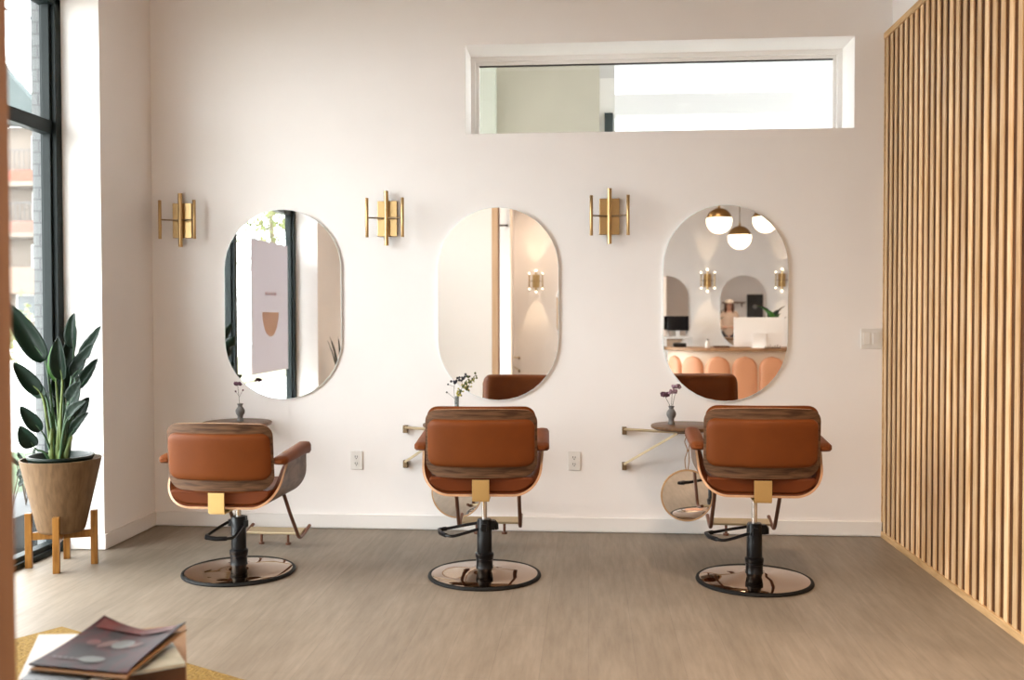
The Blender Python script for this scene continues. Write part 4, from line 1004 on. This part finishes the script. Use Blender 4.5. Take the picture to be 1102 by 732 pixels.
for (p0, p1, x0, x1) in ((145, 180, -.1, .9), (205, 235, -.1, .9), (262, 287, -.2, .9), (262, 287, -6, -4), (205, 235, -6, -4), (316, 345, -1.2, .4)):
    w = MB().box(x0, x1, .5, .62, zz(p1), zz(p0)).build('window', 'soffit', ab, 0)
    MB().box(x0 + .1, x1 - .1, .46, .52, zz(p1) + .1, zz(p0) - .1).build('pane', 'pane_out', w, 0)
MB().box(-12, 1.6, -.9, .6, zz(316), zz(288)).build('balcony_panel', 'peach', ab, 0, .03)
for k_, (x, y, z, sx, lab) in enumerate(((-15.5, 18.2, 1.0, 1.5, 'leafy green shrub across the street left of the brick pier'), (-10.5, -14.5, 5.2, 2.6, 'leafy street tree seen through the window in the first mirror'), (-9.2, -22, 4.6, 2.6, 'paler leafy street tree further down the street'))):
    t = thing('street_tree' if k_ else 'street_shrub', lab, 'tree' if k_ else 'shrub', (x, y, -.02))
    MB().tube([(0, 0, 0), (.05, 0, z * .5), (0, .1, z)], [.14, .11, .06] if k_ else [.06, .05, .03], 8).build('trunk', 'bark', t)
    b = MB()
    for i in range(1500 if k_ else 500):
        while True:
            p = Vector((rnd.uniform(-1, 1), rnd.uniform(-1, 1), rnd.uniform(-1, 1)))
            if p.length < 1: break
        p = p * sx * (.75 + .25 * math.sin(i)); p.z *= .8; c = Vector((0, 0, z)) + p
        u = Vector((rnd.uniform(-1, 1), rnd.uniform(-1, 1), rnd.uniform(-1, 1))).normalized(); v = u.orthogonal().normalized(); s = .11
        b.add([c - u * s, c + v * s * .5, c + u * s, c - v * s * .5], [(0, 1, 2, 3)])
    b.build('foliage', 'hedge', t, 0, merge=False)
for i, (dz, w) in enumerate(((0, 'lower'), (.42, 'upper'))):
    b = MB().tube(smooth_path([(-9, -6, 5.9 + dz), (-9, 4, 5.75 + dz), (-9, 9, 6.12 + dz), (-9, 14, 6.7 + dz), (-9, 30, 8.6 + dz)]), .02, 6).build('power_line', 'wire')
    tag(b, '%s black power line crossing the sky outside the tall window' % w, 'cable', 'power lines over the street')

# ------------------------------------------------------------------ light
w = bpy.data.worlds.new('overcast'); SC.world = w; w.use_nodes = True
bg = w.node_tree.nodes['Background']; bg.inputs[0].default_value = (.97, .975, 1.0, 1); bg.inputs[1].default_value = 12.0
def portal(loc, rot, sx, sy):
    l = bpy.data.lights.new('sky_portal', 'AREA'); l.shape = 'RECTANGLE'; l.size = sx; l.size_y = sy; l.cycles.is_portal = True
    o = bpy.data.objects.new('sky_portal', l); o.location = loc; o.rotation_euler = rot; COL.objects.link(o)
portal((-3.12, (Y1 + Y2) / 2, 1.56), (0, -PI / 2, 0), 3.12, Y1 - Y2)
portal((-3.12, (Y3 + Y4) / 2, 1.56), (0, -PI / 2, 0), 3.12, Y3 - Y4)
portal(((wx0 + wx1) / 2, .42, (wz0 + wz1) / 2), (-PI / 2, 0, 0), wx1 - wx0, wz1 - wz0)

# fill lamps added on the ceiling, out of view
def fill_lamp(x, y, e=60):
    r = thing('added_fill_lamp', 'added fill lamp on the ceiling, out of view', 'fill lamp', (x, y, CEIL), 0, 'added ceiling fill lamps')
    MB().lathe([(.085, 0), (.085, -.006), (.065, -.010), (.062, -.001), (.0, -.001)], 28).build('ring', 'trim', r, 40)
    lamp('fill_lamp', 'SPOT', (x, y, CEIL - .015), e, (1, .75, .55), (0, 0, 0), spot_size=math.radians(128), spot_blend=.85, shadow_soft_size=.07)
FILL = [(1.15, -3.0), (.35, -3.6), (1.1, -4.8), (-.2, -6.6), (3.6, -3.0), (3.9, -6.2)]
for x, y in FILL: fill_lamp(x, y, 185)
fill_lamp(-1.4, -3.45, 75); fill_lamp(-.75, -9.3, 150)

# ------------------------------------------------------------------ camera
F, h, yaw, pitch, roll = 1051.6, 1.3169, .0782, .0241, -.0017
cam = bpy.data.cameras.new('camera'); cam.sensor_width = 36; cam.lens = F / 1102 * 36; cam.clip_start = .05; cam.clip_end = 300
co = bpy.data.objects.new('camera', cam); COL.objects.link(co)
f = Vector((-math.sin(yaw) * math.cos(pitch), math.cos(yaw) * math.cos(pitch), -math.sin(pitch)))
r = Vector((math.cos(yaw), math.sin(yaw), 0)); u = r.cross(f)
r2 = r * math.cos(roll) + u * math.sin(roll); u2 = -r * math.sin(roll) + u * math.cos(roll)
co.matrix_world = Matrix(((r2.x, u2.x, -f.x, 0), (r2.y, u2.y, -f.y, -5.95), (r2.z, u2.z, -f.z, h), (0, 0, 0, 1)))
cam.dof.use_dof = True; cam.dof.focus_distance = 5.0; cam.dof.aperture_fstop = 2.2
SC.camera = co
SC.view_settings.view_transform = 'Standard'; SC.view_settings.look = 'None'; SC.view_settings.gamma = 1; SC.view_settings.use_curve_mapping = False
SC.view_settings.exposure = 0.36
SC.cycles.max_bounces = 14; SC.cycles.diffuse_bounces = 8; SC.cycles.glossy_bounces = 8; SC.cycles.transparent_max_bounces = 16
SC.cycles.sample_clamp_indirect = 8; SC.cycles.caustics_reflective = False; SC.cycles.caustics_refractive = False
SC.cycles.use_denoising = True
